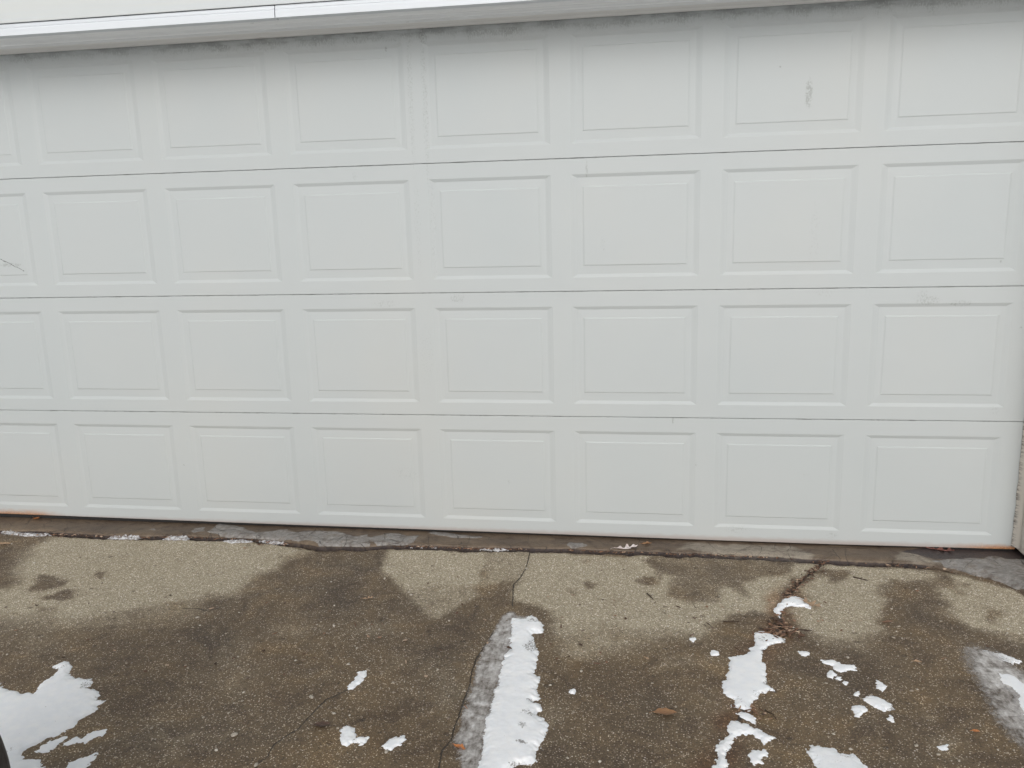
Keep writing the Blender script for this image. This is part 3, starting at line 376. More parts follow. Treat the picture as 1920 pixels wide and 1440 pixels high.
MARKS = [(-0.7883, 1.8041, 0.0138, 0.0552, 0.9), (-2.3459, 1.8688, 0.0115, 0.299, 0.55), (-2.2877, 1.8246, 0.0115, 0.345, 0.55), (-2.2855, 2.0984, 0.0207, 0.0322, 0.9), (-2.3424, 1.3566, 0.0138, 0.207, 0.4),
 (-2.2758, 1.355, 0.0138, 0.207, 0.4), (-2.1857, 1.0419, 0.0322, 0.0184, 0.65), (-2.5034, 1.0223, 0.0552, 0.0184, 0.5), (-0.3111, 1.0156, 0.046, 0.0184, 0.7), (-0.1939, 1.002, 0.0506, 0.0115, 0.7),
 (-0.3321, 1.0387, 0.0184, 0.0184, 0.6), (-0.6976, 1.0492, 0.0368, 0.0184, 0.45), (-1.633, 1.5539, 0.0046, 0.0368, 0.8), (-2.6043, 1.5607, 0.0115, 0.0184, 0.5), (-0.7285, 0.2976, 0.023, 0.0046, 0.5),
 (-2.4537, 0.2623, 0.069, 0.0322, 0.35), (-1.9832, 0.2316, 0.0092, 0.0115, 0.6), (-0.0345, 0.5772, 0.0184, 0.0184, 0.5), (-4.2744, 1.2183, 0.0552, 0.0092, 0.8),
 (-1.2801, 0.5203, 0.0046, 0.0138, 0.95), (-1.0116, 0.0495, 0.0506, 0.0184, 0.55), (-0.6212, 0.0347, 0.023, 0.0138, 0.55), (-2.441, 2.0544, 0.0046, 0.0092, 1), (-0.8973, 1.9076, 0.0037, 0.0037, 1),
 (-0.0579, 1.1614, 0.0046, 0.0069, 0.9), (-1.1829, 0.3339, 0.003, 0.0092, 0.8), (-2.3303, 0.7897, 0.0322, 0.138, 0.35), (-1.5705, 1.2525, 0.0092, 0.046, 0.35), (-0.7459, 1.2769, 0.0184, 0.138, 0.3),
 (-3.5209, 0.2791, 0.0046, 0.0046, 0.8), (0.0319, 0.9072, 0.0046, 0.0046, 0.9)]
SCRATCH = [[(-4.3248, 1.2458), (-4.2733, 1.2255), (-4.2102, 1.1929)]]
BAG = [(-2.737, -2.06, 0.26)]

rng = np.random.default_rng(7)
random.seed(7)

# ---------------------------------------------------------------- numpy helpers
def vnoise(x, y, s, seed):
    """smooth value noise, -1..1, s = lattice frequency"""
    n = 256
    lat = np.random.default_rng(seed).uniform(-1, 1, (n, n))
    u, v = np.asarray(x) * s + 1000.3, np.asarray(y) * s + 1000.7
    iu, iv = np.floor(u).astype(int), np.floor(v).astype(int)
    fu, fv = u - iu, v - iv
    fu = fu * fu * (3 - 2 * fu); fv = fv * fv * (3 - 2 * fv)
    a = lat[iu % n, iv % n]; b = lat[(iu + 1) % n, iv % n]
    c = lat[iu % n, (iv + 1) % n]; d = lat[(iu + 1) % n, (iv + 1) % n]
    return (a * (1 - fu) + b * fu) * (1 - fv) + (c * (1 - fu) + d * fu) * fv

def fbm(x, y, s, seed, o=4):
    t = 0
    for k in range(o):
        t = t + vnoise(x, y, s * 2 ** k, seed + k) * 0.5 ** k
    return t / 1.6

def poly_sd(x, y, pts):
    """signed distance to a closed polygon, positive inside"""
    P = np.array(pts); best = np.full(x.shape, 1e9); ins = np.zeros(x.shape, bool)
    for i in range(len(P)):
        a, b = P[i - 1], P[i]
        e = b - a; L = e @ e + 1e-12
        t = np.clip(((x - a[0]) * e[0] + (y - a[1]) * e[1]) / L, 0, 1)
        best = np.minimum(best, (x - a[0] - t * e[0]) ** 2 + (y - a[1] - t * e[1]) ** 2)
        if a[1] != b[1]:
            c = ((a[1] > y) != (b[1] > y)) & (x < (b[0] - a[0]) * (y - a[1]) / (b[1] - a[1]) + a[0])
            ins ^= c
    d = np.sqrt(best)
    return np.where(ins, d, -d)

def line_sd(x, y, pts):
    """signed (side) distance to an open polyline and distance past its ends"""
    P = np.array(pts); best = np.full(x.shape, 1e9); sign = np.ones(x.shape)
    for i in range(len(P) - 1):
        a, b = P[i], P[i + 1]
        e = b - a; L = e @ e + 1e-12
        t = np.clip(((x - a[0]) * e[0] + (y - a[1]) * e[1]) / L, 0, 1)
        d = (x - a[0] - t * e[0]) ** 2 + (y - a[1] - t * e[1]) ** 2
        s = np.sign(e[0] * (y - a[1]) - e[1] * (x - a[0]))
        up = d < best
        best = np.where(up, d, best); sign = np.where(up, s, sign)
    return np.sqrt(best) * sign

def sstep(a, b, v):
    t = np.clip((v - a) / (b - a), 0, 1)
    return t * t * (3 - 2 * t)

# ---------------------------------------------------------------- object helpers
def props(o, label=None, cat=None, group=None, kind=None):
    if label: o['label'] = label
    if cat: o['category'] = cat
    if group: o['group'] = group
    if kind: o['kind'] = kind
    return o

def link(name, me, mat, parent=None, smooth=False):
    o = bpy.data.objects.new(name, me); C.objects.link(o)
    if mat: me.materials.append(mat)
    if parent: o.parent = parent
    if smooth:
        me.polygons.foreach_set('use_smooth', [True] * len(me.polygons))
    return o

def empty(name, loc):
    o = bpy.data.objects.new(name, None); C.objects.link(o); o.location = loc
    o.empty_display_size = 0.1
    return o

class MB:
    """collects vertices and faces for one mesh"""
    def __init__(s): s.v, s.f = [], []
    def add(s, vs, fs):
        n = len(s.v); s.v += [tuple(v) for v in vs]; s.f += [tuple(i + n for i in f) for f in fs]
    def box(s, x0, x1, y0, y1, z0, z1):
        s.add([(x0, y0, z0), (x1, y0, z0), (x1, y1, z0), (x0, y1, z0), (x0, y0, z1), (x1, y0, z1), (x1, y1, z1), (x0, y1, z1)],
              [(0, 3, 2, 1), (4, 5, 6, 7), (0, 1, 5, 4), (1, 2, 6, 5), (2, 3, 7, 6), (3, 0, 4, 7)])
    def extrude_x(s, prof, x0, x1):
        """closed (y,z) profile swept from x0 to x1"""
        n = len(prof)
        s.add([(x0, y, z) for y, z in prof] + [(x1, y, z) for y, z in prof],
              [(i, (i + 1) % n, n + (i + 1) % n, n + i) for i in range(n)] + [tuple(range(n)), tuple(range(2 * n - 1, n - 1, -1))])
    def tube(s, pts, rad, seg=7):
        pts = [Vector(p) for p in pts]; n0 = len(s.v); k = len(pts)
        for i, p in enumerate(pts):
            d = (pts[min(i + 1, k - 1)] - pts[max(i - 1, 0)]).normalized()
            u = d.orthogonal().normalized(); w = d.cross(u)
            r = rad[i] if isinstance(rad, (list, tuple)) else rad
            for j in range(seg):
                a = 2 * math.pi * j / seg
                s.v.append(tuple(p + (u * math.cos(a) + w * math.sin(a)) * r))
        for i in range(k - 1):
            for j in range(seg):
                a, b = n0 + i * seg + j, n0 + i * seg + (j + 1) % seg
                s.f.append((a, b, b + seg, a + seg))
        s.f.append(tuple(n0 + j for j in range(seg))[::-1]); s.f.append(tuple(n0 + (k - 1) * seg + j for j in range(seg)))
    def build(s, name, mat, parent=None, smooth=False, off=(0, 0, 0), bevel=0):
        me = bpy.data.meshes.new(name)
        me.from_pydata([(v[0] - off[0], v[1] - off[1], v[2] - off[2]) for v in s.v], [], s.f)
        bm = bmesh.new(); bm.from_mesh(me); bmesh.ops.recalc_face_normals(bm, faces=bm.faces)
        if bevel:
            bmesh.ops.bevel(bm, geom=list(bm.edges), offset=bevel, segments=2, affect='EDGES', clamp_overlap=True)
        bm.to_mesh(me); bm.free(); me.update()
        return link(name, me, mat, parent, smooth)

def grid_mesh(name, X, Y, Z, attrs=None, keep=None):
    """mesh from 2-D arrays; keep = boolean per cell"""
    ny, nx = X.shape
    idx = np.arange(nx * ny).reshape(ny, nx)
    q = np.stack([idx[:-1, :-1], idx[:-1, 1:], idx[1:, 1:], idx[1:, :-1]], -1)
    q = q[keep] if keep is not None else q.reshape(-1, 4)
    used = np.unique(q); remap = np.full(nx * ny, -1); remap[used] = np.arange(len(used)); q = remap[q]
    co = np.stack([X.ravel()[used], Y.ravel()[used], Z.ravel()[used]], 1)
    me = bpy.data.meshes.new(name)
    me.vertices.add(len(co)); me.vertices.foreach_set('co', co.astype(np.float32).ravel())
    me.loops.add(q.size); me.loops.foreach_set('vertex_index', q.astype(np.int32).ravel())
    me.polygons.add(len(q)); me.polygons.foreach_set('loop_start', np.arange(0, q.size, 4, dtype=np.int32))
    me.polygons.foreach_set('loop_total', np.full(len(q), 4, dtype=np.int32))
    me.polygons.foreach_set('use_smooth', np.ones(len(q), bool))
    me.update(calc_edges=True); me.validate()
    for k, a in (attrs or {}).items():
        at = me.attributes.new(k, 'FLOAT', 'POINT'); at.data.foreach_set('value', a.ravel()[used].astype(np.float32))
    return me

# ---------------------------------------------------------------- node helpers
class NT:
    def __init__(s, name):
        s.m = bpy.data.materials.new(name); s.m.use_nodes = True
        s.t = s.m.node_tree; s.t.nodes.clear()
        s.out = s.t.nodes.new('ShaderNodeOutputMaterial')
        s.b = s.t.nodes.new('ShaderNodeBsdfPrincipled')
        s.t.links.new(s.b.outputs[0], s.out.inputs['Surface'])
        g = s.t.nodes.new('ShaderNodeNewGeometry'); s.pos = g.outputs['Position']; s.nrm = g.outputs['Normal']
    def _in(s, sock, v):
        if hasattr(v, 'links'): s.t.links.new(v, sock)
        elif isinstance(v, (tuple, list)) and len(v) == 3 and sock.type == 'RGBA': sock.default_value = (*v, 1)
        else: sock.default_value = v
    def set(s, **k):
        for n, v in k.items(): s._in(s.b.inputs[n.replace('_', ' ')], v)
    def math(s, op, a, b=0.0, c=None, clamp=False):
        n = s.t.nodes.new('ShaderNodeMath'); n.operation = op; n.use_clamp = clamp
        s._in(n.inputs[0], a); s._in(n.inputs[1], b)
        if c is not None: s._in(n.inputs[2], c)
        return n.outputs[0]
    def add(s, a, b): return s.math('ADD', a, b)
    def sub(s, a, b): return s.math('SUBTRACT', a, b)
    def mul(s, a, b): return s.math('MULTIPLY', a, b)
    def mx(s, a, b): return s.math('MAXIMUM', a, b)
    def rng(s, v, a, b, c=0.0, d=1.0, smooth=True):
        n = s.t.nodes.new('ShaderNodeMapRange'); n.interpolation_type = 'SMOOTHSTEP' if smooth else 'LINEAR'
        for i, q in enumerate((v, a, b, c, d)): s._in(n.inputs[i], q)
        return n.outputs[0]
    def scale(s, vec, sc):
        n = s.t.nodes.new('ShaderNodeVectorMath'); n.operation = 'MULTIPLY'; s._in(n.inputs[0], vec); n.inputs[1].default_value = sc
        return n.outputs[0]
    def noise(s, sc, detail=3, rough=0.55, vec=None, dist=0.0):
        n = s.t.nodes.new('ShaderNodeTexNoise'); s._in(n.inputs['Vector'], vec or s.pos)
        n.inputs['Scale'].default_value = sc; n.inputs['Detail'].default_value = detail; n.inputs['Roughness'].default_value = rough
        n.inputs['Distortion'].default_value = dist
        return n.outputs['Fac']
    def vor(s, sc, vec=None, feat='F1', rand=1.0):
        n = s.t.nodes.new('ShaderNodeTexVoronoi'); n.feature = feat; s._in(n.inputs['Vector'], vec or s.pos)
        n.inputs['Scale'].default_value = sc; n.inputs['Randomness'].default_value = rand
        return n
    def chan(s, col, i):
        n = s.t.nodes.new('ShaderNodeSeparateColor'); s._in(n.inputs[0], col); return n.outputs[i]
    def xyz(s, vec=None):
        n = s.t.nodes.new('ShaderNodeSeparateXYZ'); s._in(n.inputs[0], vec or s.pos); return n.outputs
    def attr(s, name):
        n = s.t.nodes.new('ShaderNodeAttribute'); n.attribute_name = name; return n.outputs['Fac']
    def mix(s, f, a, b, mode='MIX'):
        n = s.t.nodes.new('ShaderNodeMix'); n.data_type = 'RGBA'; n.blend_type = mode
        s._in(n.inputs['Factor'], f); s._in(n.inputs['A'], a) if False else None
        ca = [q for q in n.inputs if q.name == 'A' and q.type == 'RGBA'][0]; cb = [q for q in n.inputs if q.name == 'B' and q.type == 'RGBA'][0]
        s._in(n.inputs[0], f); s._in(ca, a); s._in(cb, b)
        return [q for q in n.outputs if q.type == 'RGBA'][0]
    def ramp(s, f, stops, interp='LINEAR'):
        n = s.t.nodes.new('ShaderNodeValToRGB'); s._in(n.inputs[0], f); e = n.color_ramp; e.interpolation = interp
        while len(e.elements) < len(stops): e.elements.new(0.5)
        for q, (p, c) in zip(e.elements, stops): q.position = p; q.color = (*c, 1)
        return n.outputs[0]
    def bump(s, h, strength=0.3, dist=0.002):
        n = s.t.nodes.new('ShaderNodeBump'); s._in(n.inputs['Height'], h); n.inputs['Strength'].default_value = strength; n.inputs['Distance'].default_value = dist
        s.t.links.new(n.outputs[0], s.b.inputs['Normal'])
    def blob(s, X, Z, x0, z0, rx, rz):
        a = s.mul(s.sub(X, x0), 1 / rx); b = s.mul(s.sub(Z, z0), 1 / rz)
        r = s.add(s.mul(a, a), s.mul(b, b))
        return s.rng(r, 0.1, 1.3, 1.0, 0.0)

# ---------------------------------------------------------------- materials
def mat_door():
    n = NT('door_paint'); x, y, z = n.xyz()
    base = n.ramp(n.noise(1.1, 3), [(0.3, (0.453, 0.484, 0.488)), (0.5, (0.466, 0.492, 0.493)), (0.7, (0.478, 0.497, 0.490))])
    fine = n.noise(420, 2, 0.7); sp = n.noise(150, 4, 0.75)
    # mould speckle hanging from the top edge
    drip = n.noise(1.0, 4, 0.6, n.scale(n.pos, (26, 26, 3)))
    low = n.noise(2.2, 2)
    edge = n.rng(z, n.sub(2.128, n.add(n.mul(drip, 0.11), n.mul(low, 0.05))), 2.128)
    sp2 = n.noise(1.0, 3, 0.8, n.scale(n.pos, (170, 170, 75)))
    mould = n.mul(n.rng(n.add(sp2, n.mul(edge, 0.30)), 0.60, 0.74), n.mul(edge, n.rng(low, 0.25, 0.6, 0.55, 1.0)))
    haze = n.mul(n.rng(z, 2.02, 2.128), n.rng(drip, 0.25, 0.75, 0.25, 0.75))
    col = n.mix(n.mul(haze, 0.10), base, (0.40, 0.40, 0.36))
    clump = n.rng(n.noise(1.0, 3, 0.6, n.scale(n.pos, (9, 9, 30))), 0.35, 0.62, 0.15, 1.0)
    col = n.mix(n.mul(n.mul(mould, clump), 0.55), col, (0.10, 0.10, 0.088))
    # rubbed and mildewed marks, each where it sits on the door
    spk = n.noise(1.0, 4, 0.8, n.scale(n.pos, (150, 150, 105)))
    tot = None
    for (a, c, rx, rz, d) in MARKS:
        q = n.mul(n.blob(x, z, a, c, rx * 1.25, rz * 1.25), d)
        tot = q if tot is None else n.mx(tot, q)
    marks = n.mul(tot, n.rng(n.add(spk, n.mul(tot, 0.16)), 0.575, 0.69))
    col = n.mix(n.mul(marks, 0.44), col, (0.15, 0.15, 0.135))
    (sx0, sz0), _, (sx1, sz1) = SCRATCH[0]
    L_ = math.hypot(sx1 - sx0, sz1 - sz0); cx_, cz_ = (sx1 - sx0) / L_, (sz1 - sz0) / L_
    u_ = n.add(n.mul(n.sub(x, sx0), cx_), n.mul(n.sub(z, sz0), cz_)); v_ = n.add(n.mul(n.sub(x, sx0), -cz_), n.mul(n.sub(z, sz0), cx_))
    v_ = n.add(v_, n.mul(n.sub(n.noise(25, 2), 0.5), 0.03))
    sc_ = n.mul(n.rng(n.math('ABSOLUTE', v_), 0.0012, 0.0030, 1.0, 0.0), n.mul(n.rng(u_, L_ * 0.98, L_ * 1.02, 1.0, 0.0), n.rng(n.noise(190, 3, 0.7), 0.38, 0.52, 0.15, 1.0)))
    col = n.mix(n.mul(sc_, 0.8), col, (0.09, 0.09, 0.085))
    # scattered fly specks and scuffs
    v = n.vor(13); dots = n.mul(n.rng(v.outputs['Distance'], 0.010, 0.018, 1.0, 0.0), n.rng(n.chan(v.outputs['Color'], 0), 0.72, 0.74))
    col = n.mix(n.mul(dots, 0.6), col, (0.12, 0.12, 0.11))
    # grime creeping up from the bottom edge, rust at both ends
    bn = n.noise(1.0, 5, 0.65, n.scale(n.pos, (22, 22, 60)))
    grime = n.rng(z, 0.001, n.add(0.008, n.mul(bn, 0.030)), 1.0, 0.0)
    col = n.mix(n.mul(grime, 0.55), col, (0.33, 0.24, 0.20))
    ends = n.mx(n.rng(x, -4.36, -4.15, 1.0, 0.0), n.rng(x, -0.20, 0.05, 0.0, 1.0))
    rust = n.mul(ends, n.rng(z, 0.0, n.add(n.rng(x, -4.3, -4.1, 0.022, 0.005), n.mul(bn, 0.046)), 1.0, 0.0))
    rust2 = n.mul(n.rng(x, 0.064, 0.088), n.rng(z, 0.01, 0.10, 1.0, 0.0))
    rc = n.ramp(n.noise(160, 3), [(0.3, (0.24, 0.085, 0.025)), (0.7, (0.55, 0.25, 0.08))])
    col = n.mix(n.mul(n.mx(rust, n.mul(rust2, 0.5)), 0.9), col, rc)
    # joints collect dirt
    for k in (1, 2, 3):
        j = n.rng(n.math('ABSOLUTE', n.sub(z, k * 0.5334)), 0.0015, 0.004, 1.0, 0.0)
        j = n.mul(j, n.rng(n.noise(1.0, 4, 0.7, n.scale(n.pos, (14, 14, 14))), 0.45, 0.75, 0.06, 0.6))
        col = n.mix(j, col, (0.13, 0.13, 0.12))
    n.set(Base_Color=col, Roughness=n.rng(fine, 0.3, 0.7, 0.42, 0.58), Specular_IOR_Level=0.35)
    grain = n.noise(1.0, 5, 0.62, n.scale(n.pos, (26, 60, 330)), 0.6)
    dent = n.noise(3.0, 2)
    n.bump(n.add(n.mul(grain, 0.5), n.add(n.mul(fine, 0.10), n.mul(dent, 9.0))), 0.32, 0.0012)
    return n.m

def mat_trim(name, col, col2, specks=0.0, rough=0.45):
    n = NT(name); x, y, z = n.xyz()
    st = n.noise(1.0, 4, 0.6, n.scale(n.pos, (0.8, 60, 60)))
    c = n.mix(n.rng(st, 0.35, 0.65), col, col2)
    bl = n.noise(2.0, 4)
    c = n.mix(n.rng(bl, 0.55, 0.8, 0.0, 0.25), c, tuple(q * 0.7 for q in col))
    if specks:
        s1 = n.noise(1.0, 3, 0.6, n.scale(n.pos, (14, 55, 55)))
        c = n.mix(n.rng(s1, 0.71, 0.75, 0.0, specks), c, (0.12, 0.12, 0.12))
    n.set(Base_Color=c, Roughness=rough)
    n.bump(n.add(n.mul(n.noise(1.0, 2, 0.5, n.scale(n.pos, (2, 10, 10))), 4.0), st), 0.25, 0.001)
    return n.m

def mat_weatherstrip():
    n = NT('weatherstrip_vinyl'); x, y, z = n.xyz()
    tick = n.noise(1.0, 3, 0.7, n.scale(n.pos, (30, 30, 150)))
    low = n.noise(5, 2)
    near = n.rng(x, 0.071, n.add(0.078, n.mul(tick, 0.012)), 1.0, 0.0)
    m_ = n.mul(n.mul(near, n.rng(tick, 0.46, 0.58)), n.rng(low, 0.3, 0.55, 0.45, 1.0))
    c = n.mix(n.mul(m_, 0.9), (0.60, 0.56, 0.50), (0.06, 0.055, 0.05))
    n.set(Base_Color=c, Roughness=0.5); n.bump(tick, 0.2, 0.001)
    return n.m

def stones(n, rough_scale=1.0):
    """speckled exposed aggregate: colour and height"""
    warp = n.noise(60, 2)
    v1 = n.vor(230 * rough_scale); v2 = n.vor(115 * rough_scale); v3 = n.vor(34 * rough_scale)
    r1, r2, r3 = (n.chan(v.outputs['Color'], 0) for v in (v1, v2, v3)); t2 = n.chan(v2.outputs['Color'], 1)
    mat = n.ramp(n.noise(380, 3, 0.7), [(0.25, (0.19, 0.165, 0.115)), (0.5, (0.33, 0.29, 0.205)), (0.75, (0.46, 0.41, 0.30))])
    s1 = n.ramp(r1, [(0.0, (0.08, 0.065, 0.045)), (0.3, (0.24, 0.205, 0.14)), (0.6, (0.42, 0.365, 0.26)), (0.85, (0.62, 0.56, 0.42)), (1.0, (0.95, 0.90, 0.78))])
    k1 = n.rng(v1.outputs['Distance'], 0.30, 0.55, 1.0, 0.0)
    c = n.mix(k1, mat, s1)
    s2 = n.ramp(t2, [(0.0, (0.17, 0.12, 0.09)), (0.4, (0.40, 0.34, 0.26)), (0.8, (0.60, 0.55, 0.46)), (1.0, (0.82, 0.80, 0.74))])
    k2 = n.mul(n.rng(v2.outputs['Distance'], 0.22, 0.34, 1.0, 0.0), n.rng(r2, 0.66, 0.68))
    c = n.mix(k2, c, s2)
    k3 = n.mul(n.rng(n.add(v3.outputs['Distance'], n.mul(warp, 0.12)), 0.20, 0.26, 1.0, 0.0), n.mul(n.rng(r3, 0.955, 0.96), 0.7))
    c = n.mix(k3, c, n.ramp(n.chan(v3.outputs['Color'], 1), [(0, (0.36, 0.28, 0.20)), (1, (0.72, 0.68, 0.60))]))
    h = n.add(n.add(n.mul(k1, 0.5), n.mul(k2, 0.8)), n.add(n.mul(k3, 1.4), n.mul(n.noise(240, 3, 0.7), 0.8)))
    bright = n.mx(n.mul(k1, n.rng(r1, 0.70, 0.92)), n.mul(k2, n.rng(t2, 0.4, 0.9)))
    return c, h, bright

def mat_driveway():
    n = NT('exposed_aggregate_concrete')
    c, h, bright = stones(n)
    big = n.noise(2.4, 4, 0.6); med = n.noise(11, 4, 0.65); fine = n.noise(45, 3, 0.7)
    # damp edge broken up by the grain of the surface
    w = n.add(n.attr('wet'), n.mul(n.sub(med, 0.5), 0.55)); w = n.add(w, n.mul(n.sub(fine, 0.5), 0.55)); w = n.add(w, n.mul(n.sub(n.noise(170, 2), 0.5), 0.35))
    w = n.rng(w, 0.06, 0.94)
    c = n.mix(1.0, c, (1.24, 1.22, 1.26), 'MULTIPLY')
    c = n.mix(n.rng(big, 0.35, 0.7, 0.0, 0.35), c, n.mix(1.0, c, (0.86, 0.84, 0.80), 'MULTIPLY'))
    c = n.mix(n.rng(med, 0.5, 0.75, 0.0, 0.4), c, n.mix(1.0, c, (0.78, 0.76, 0.74), 'MULTIPLY'))
    wetc = n.mix(1.0, c, n.ramp(big, [(0.3, (0.295, 0.248, 0.208)), (0.5, (0.358, 0.288, 0.222)), (0.7, (0.435, 0.348, 0.256))]), 'MULTIPLY')
    c = n.mix(n.mul(w, n.sub(1.0, n.mul(bright, 0.48))), c, wetc)
    mot = n.noise(5.5, 5, 0.68, None, 0.7)
    c = n.mix(n.mul(w, n.rng(mot, 0.38, 0.52, 0.9, 0.0)), c, n.mix(1.0, c, (0.66, 0.63, 0.63), 'MULTIPLY'))
    c = n.mix(n.mul(w, n.rng(mot, 0.52, 0.68, 0.0, 0.7)), c, n.mix(1.0, c, (1.30, 1.24, 1.10), 'MULTIPLY'))
    dk = n.mul(n.attr('dark'), n.rng(med, 0.3, 0.65, 0.45, 1.0))
    c = n.mix(n.mul(dk, 0.62), c, n.mix(1.0, c, (0.52, 0.50, 0.52), 'MULTIPLY'))
    # leaf tannin
    tn = n.mul(n.attr('tannin'), n.rng(med, 0.35, 0.6, 0.35, 1.0))
    c = n.mix(n.mul(tn, 0.75), c, n.mix(1.0, c, (0.78, 0.50, 0.32), 'MULTIPLY'))
    # shallow pits
    pv = n.vor(16); pit = n.mul(n.rng(n.add(pv.outputs['Distance'], n.mul(fine, 0.25)), 0.22, 0.32, 1.0, 0.0), n.rng(n.chan(pv.outputs['Color'], 0), 0.78, 0.79))
    c = n.mix(n.mul(pit, 0.6), c, n.mix(1.0, c, (0.42, 0.38, 0.36), 'MULTIPLY'))
    # cracks and the joint along the slab
    cr = None
    for k in range(len(CRACKS)):
        a = n.math('ABSOLUTE', n.add(n.attr('crack%d' % k), n.mul(n.sub(n.noise(70, 3, 0.7), 0.5), 0.012)))
        wd = n.add(0.0008, n.mul(n.noise(18, 2), (0.0042, 0.0040, 0.0046, 0.013, 0.005)[k]))
        q = n.rng(a, n.mul(wd, 0.45), wd, 1.0, 0.0)
        cr = q if cr is None else n.mx(cr, q)
    gr = n.mul(n.attr('groove'), n.rng(n.noise(26, 4, 0.7), 0.38, 0.56, 0.15, 1.0))
    cr = n.mx(cr, gr)
    c = n.mix(n.mul(cr, 0.88), c, (0.026, 0.019, 0.014))
    n.set(Base_Color=c, Roughness=n.rng(w, 0.0, 1.0, 0.88, 0.50), Specular_IOR_Level=0.4)
    hh = n.sub(n.add(h, n.mul(fine, 1.0)), n.add(n.mul(cr, 4.0), n.mul(pit, 2.0)))
    n.bump(hh, 0.75, 0.0022)
    return n.m

def mat_slab():
    n = NT('garage_slab_concrete'); x, y, z = n.xyz()
    f = n.noise(300, 4, 0.7); g = n.noise(28, 4, 0.65); b = n.noise(4, 3)
    cem = n.ramp(f, [(0.3, (0.20, 0.17, 0.135)), (0.7, (0.36, 0.32, 0.26))])
    w = n.rng(n.add(n.attr('wet'), n.mul(n.sub(g, 0.5), 0.6)), 0.2, 0.8)
    wc = n.mix(1.0, cem, n.ramp(b, [(0.3, (0.38, 0.31, 0.27)), (0.7, (0.58, 0.49, 0.41))]), 'MULTIPLY')
    c = n.mix(w, cem, wc)
    sk = n.rng(n.add(n.attr('skim'), n.mul(n.sub(g, 0.5), 0.5)), 0.42, 0.52)
    skc = n.ramp(n.noise(60, 4, 0.7), [(0.25, (0.16, 0.148, 0.138)), (0.6, (0.30, 0.288, 0.275)), (0.85, (0.43, 0.42, 0.41))])
    c = n.mix(n.mul(sk, n.rng(n.noise(34, 4, 0.7), 0.32, 0.55, 0.45, 0.92)), c, skc)
    mo = n.noise(16, 5, 0.7, n.scale(n.pos, (1, 1.6, 1)), 0.8)
    c = n.mix(n.rng(mo, 0.34, 0.50, 0.8, 0.0), c, n.mix(1.0, c, (0.50, 0.45, 0.43), 'MULTIPLY'))
    c = n.mix(n.rng(mo, 0.54, 0.68, 0.0, 0.7), c, n.mix(1.0, c, (1.45, 1.42, 1.38), 'MULTIPLY'))
    c = n.mix(n.rng(n.noise(110, 3, 0.7), 0.60, 0.70, 0.0, 0.6), c, (0.05, 0.038, 0.030))
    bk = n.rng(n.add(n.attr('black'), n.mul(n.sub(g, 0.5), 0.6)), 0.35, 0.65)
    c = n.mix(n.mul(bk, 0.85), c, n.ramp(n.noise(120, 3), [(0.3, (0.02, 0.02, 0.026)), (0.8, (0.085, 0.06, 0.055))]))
    v = n.vor(7, n.add_vec(n.pos) if False else n.pos, 'DISTANCE_TO_EDGE')
    hair = n.mul(n.rng(n.add(v.outputs['Distance'], n.mul(n.sub(n.noise(40, 3), 0.5), 0.05)), 0.0, 0.012, 1.0, 0.0), 0.7)
    c = n.mix(hair, c, (0.04, 0.033, 0.028))
    n.set(Base_Color=c, Roughness=n.rng(w, 0, 1, 0.85, 0.5))
    n.bump(n.add(n.add(n.mul(f, 0.8), n.mul(g, 1.6)), n.sub(n.mul(sk, 1.2), n.mul(hair, 1.5))), 0.6, 0.003)
    return n.m

def mat_snow(dirty=False):
    n = NT('dirty_snow' if dirty else 'old_snow')
    f = n.noise(260, 4, 0.75); g = n.noise(30, 4, 0.6)
    t = n.attr('thin')
    thin = n.rng(n.add(t, n.mul(n.sub(n.noise(190, 4, 0.8), 0.5), 1.7)), 0.62, 0.80)
    c = n.mix(n.rng(g, 0.35, 0.7), (0.88, 0.905, 0.945), (0.93, 0.945, 0.965))
    if dirty: c = n.mix(n.rng(n.noise(85, 4, 0.75), 0.38, 0.62, 0.9, 0.0), n.mix(1.0, c, (0.72, 0.71, 0.71), 'MULTIPLY'), (0.20, 0.17, 0.15))
    spk = n.rng(n.noise(160, 2, 0.6), 0.735, 0.775)
    c = n.mix(n.mul(spk, 0.6), c, (0.28, 0.25, 0.22))
    c = n.mix(n.mul(thin, 0.82), c, (0.17, 0.155, 0.14))
    n.set(Base_Color=c, Roughness=0.75, Subsurface_Weight=0.25, Subsurface_Scale=0.01)
    n.b.inputs['Subsurface Radius'].default_value = (0.8, 0.9, 1.0)
    n.bump(n.add(n.mul(f, 0.8), n.mul(g, 0.8)), 0.28, 0.002)
    return n.m

def mat_ice(name, white):
    n = NT(name)
    g = n.noise(9, 5, 0.65, n.scale(n.pos, (1.0, 1.6, 1)), 0.8); f = n.noise(90, 4, 0.7); s = n.noise(1.0, 4, 0.7, n.scale(n.pos, (60, 26, 34)))
    c = n.ramp(n.add(n.mul(g, 0.55), n.mul(s, 0.45)), [(0.34, (0.15, 0.13, 0.115)), (0.45, (0.40, 0.375, 0.355)), (0.56, (0.58, 0.56, 0.545)), (0.66, (0.84, 0.84, 0.85))])
    fr = n.rng(n.add(n.attr('rim'), n.mul(n.sub(f, 0.5), 0.9)), 0.20, 0.95)
    a = n.mul(fr, n.rng(n.add(n.mul(g, 0.5), n.mul(s, 0.5)), 0.30, 0.60, white * 0.55, min(1.0, white * 1.25)))
    n.set(Base_Color=c, Roughness=n.rng(f, 0.3, 0.7, 0.22, 0.55), Alpha=a, IOR=1.31)
    n.bump(n.add(n.mul(g, 5.0), n.add(f, s)), 0.6, 0.003)
    return n.m

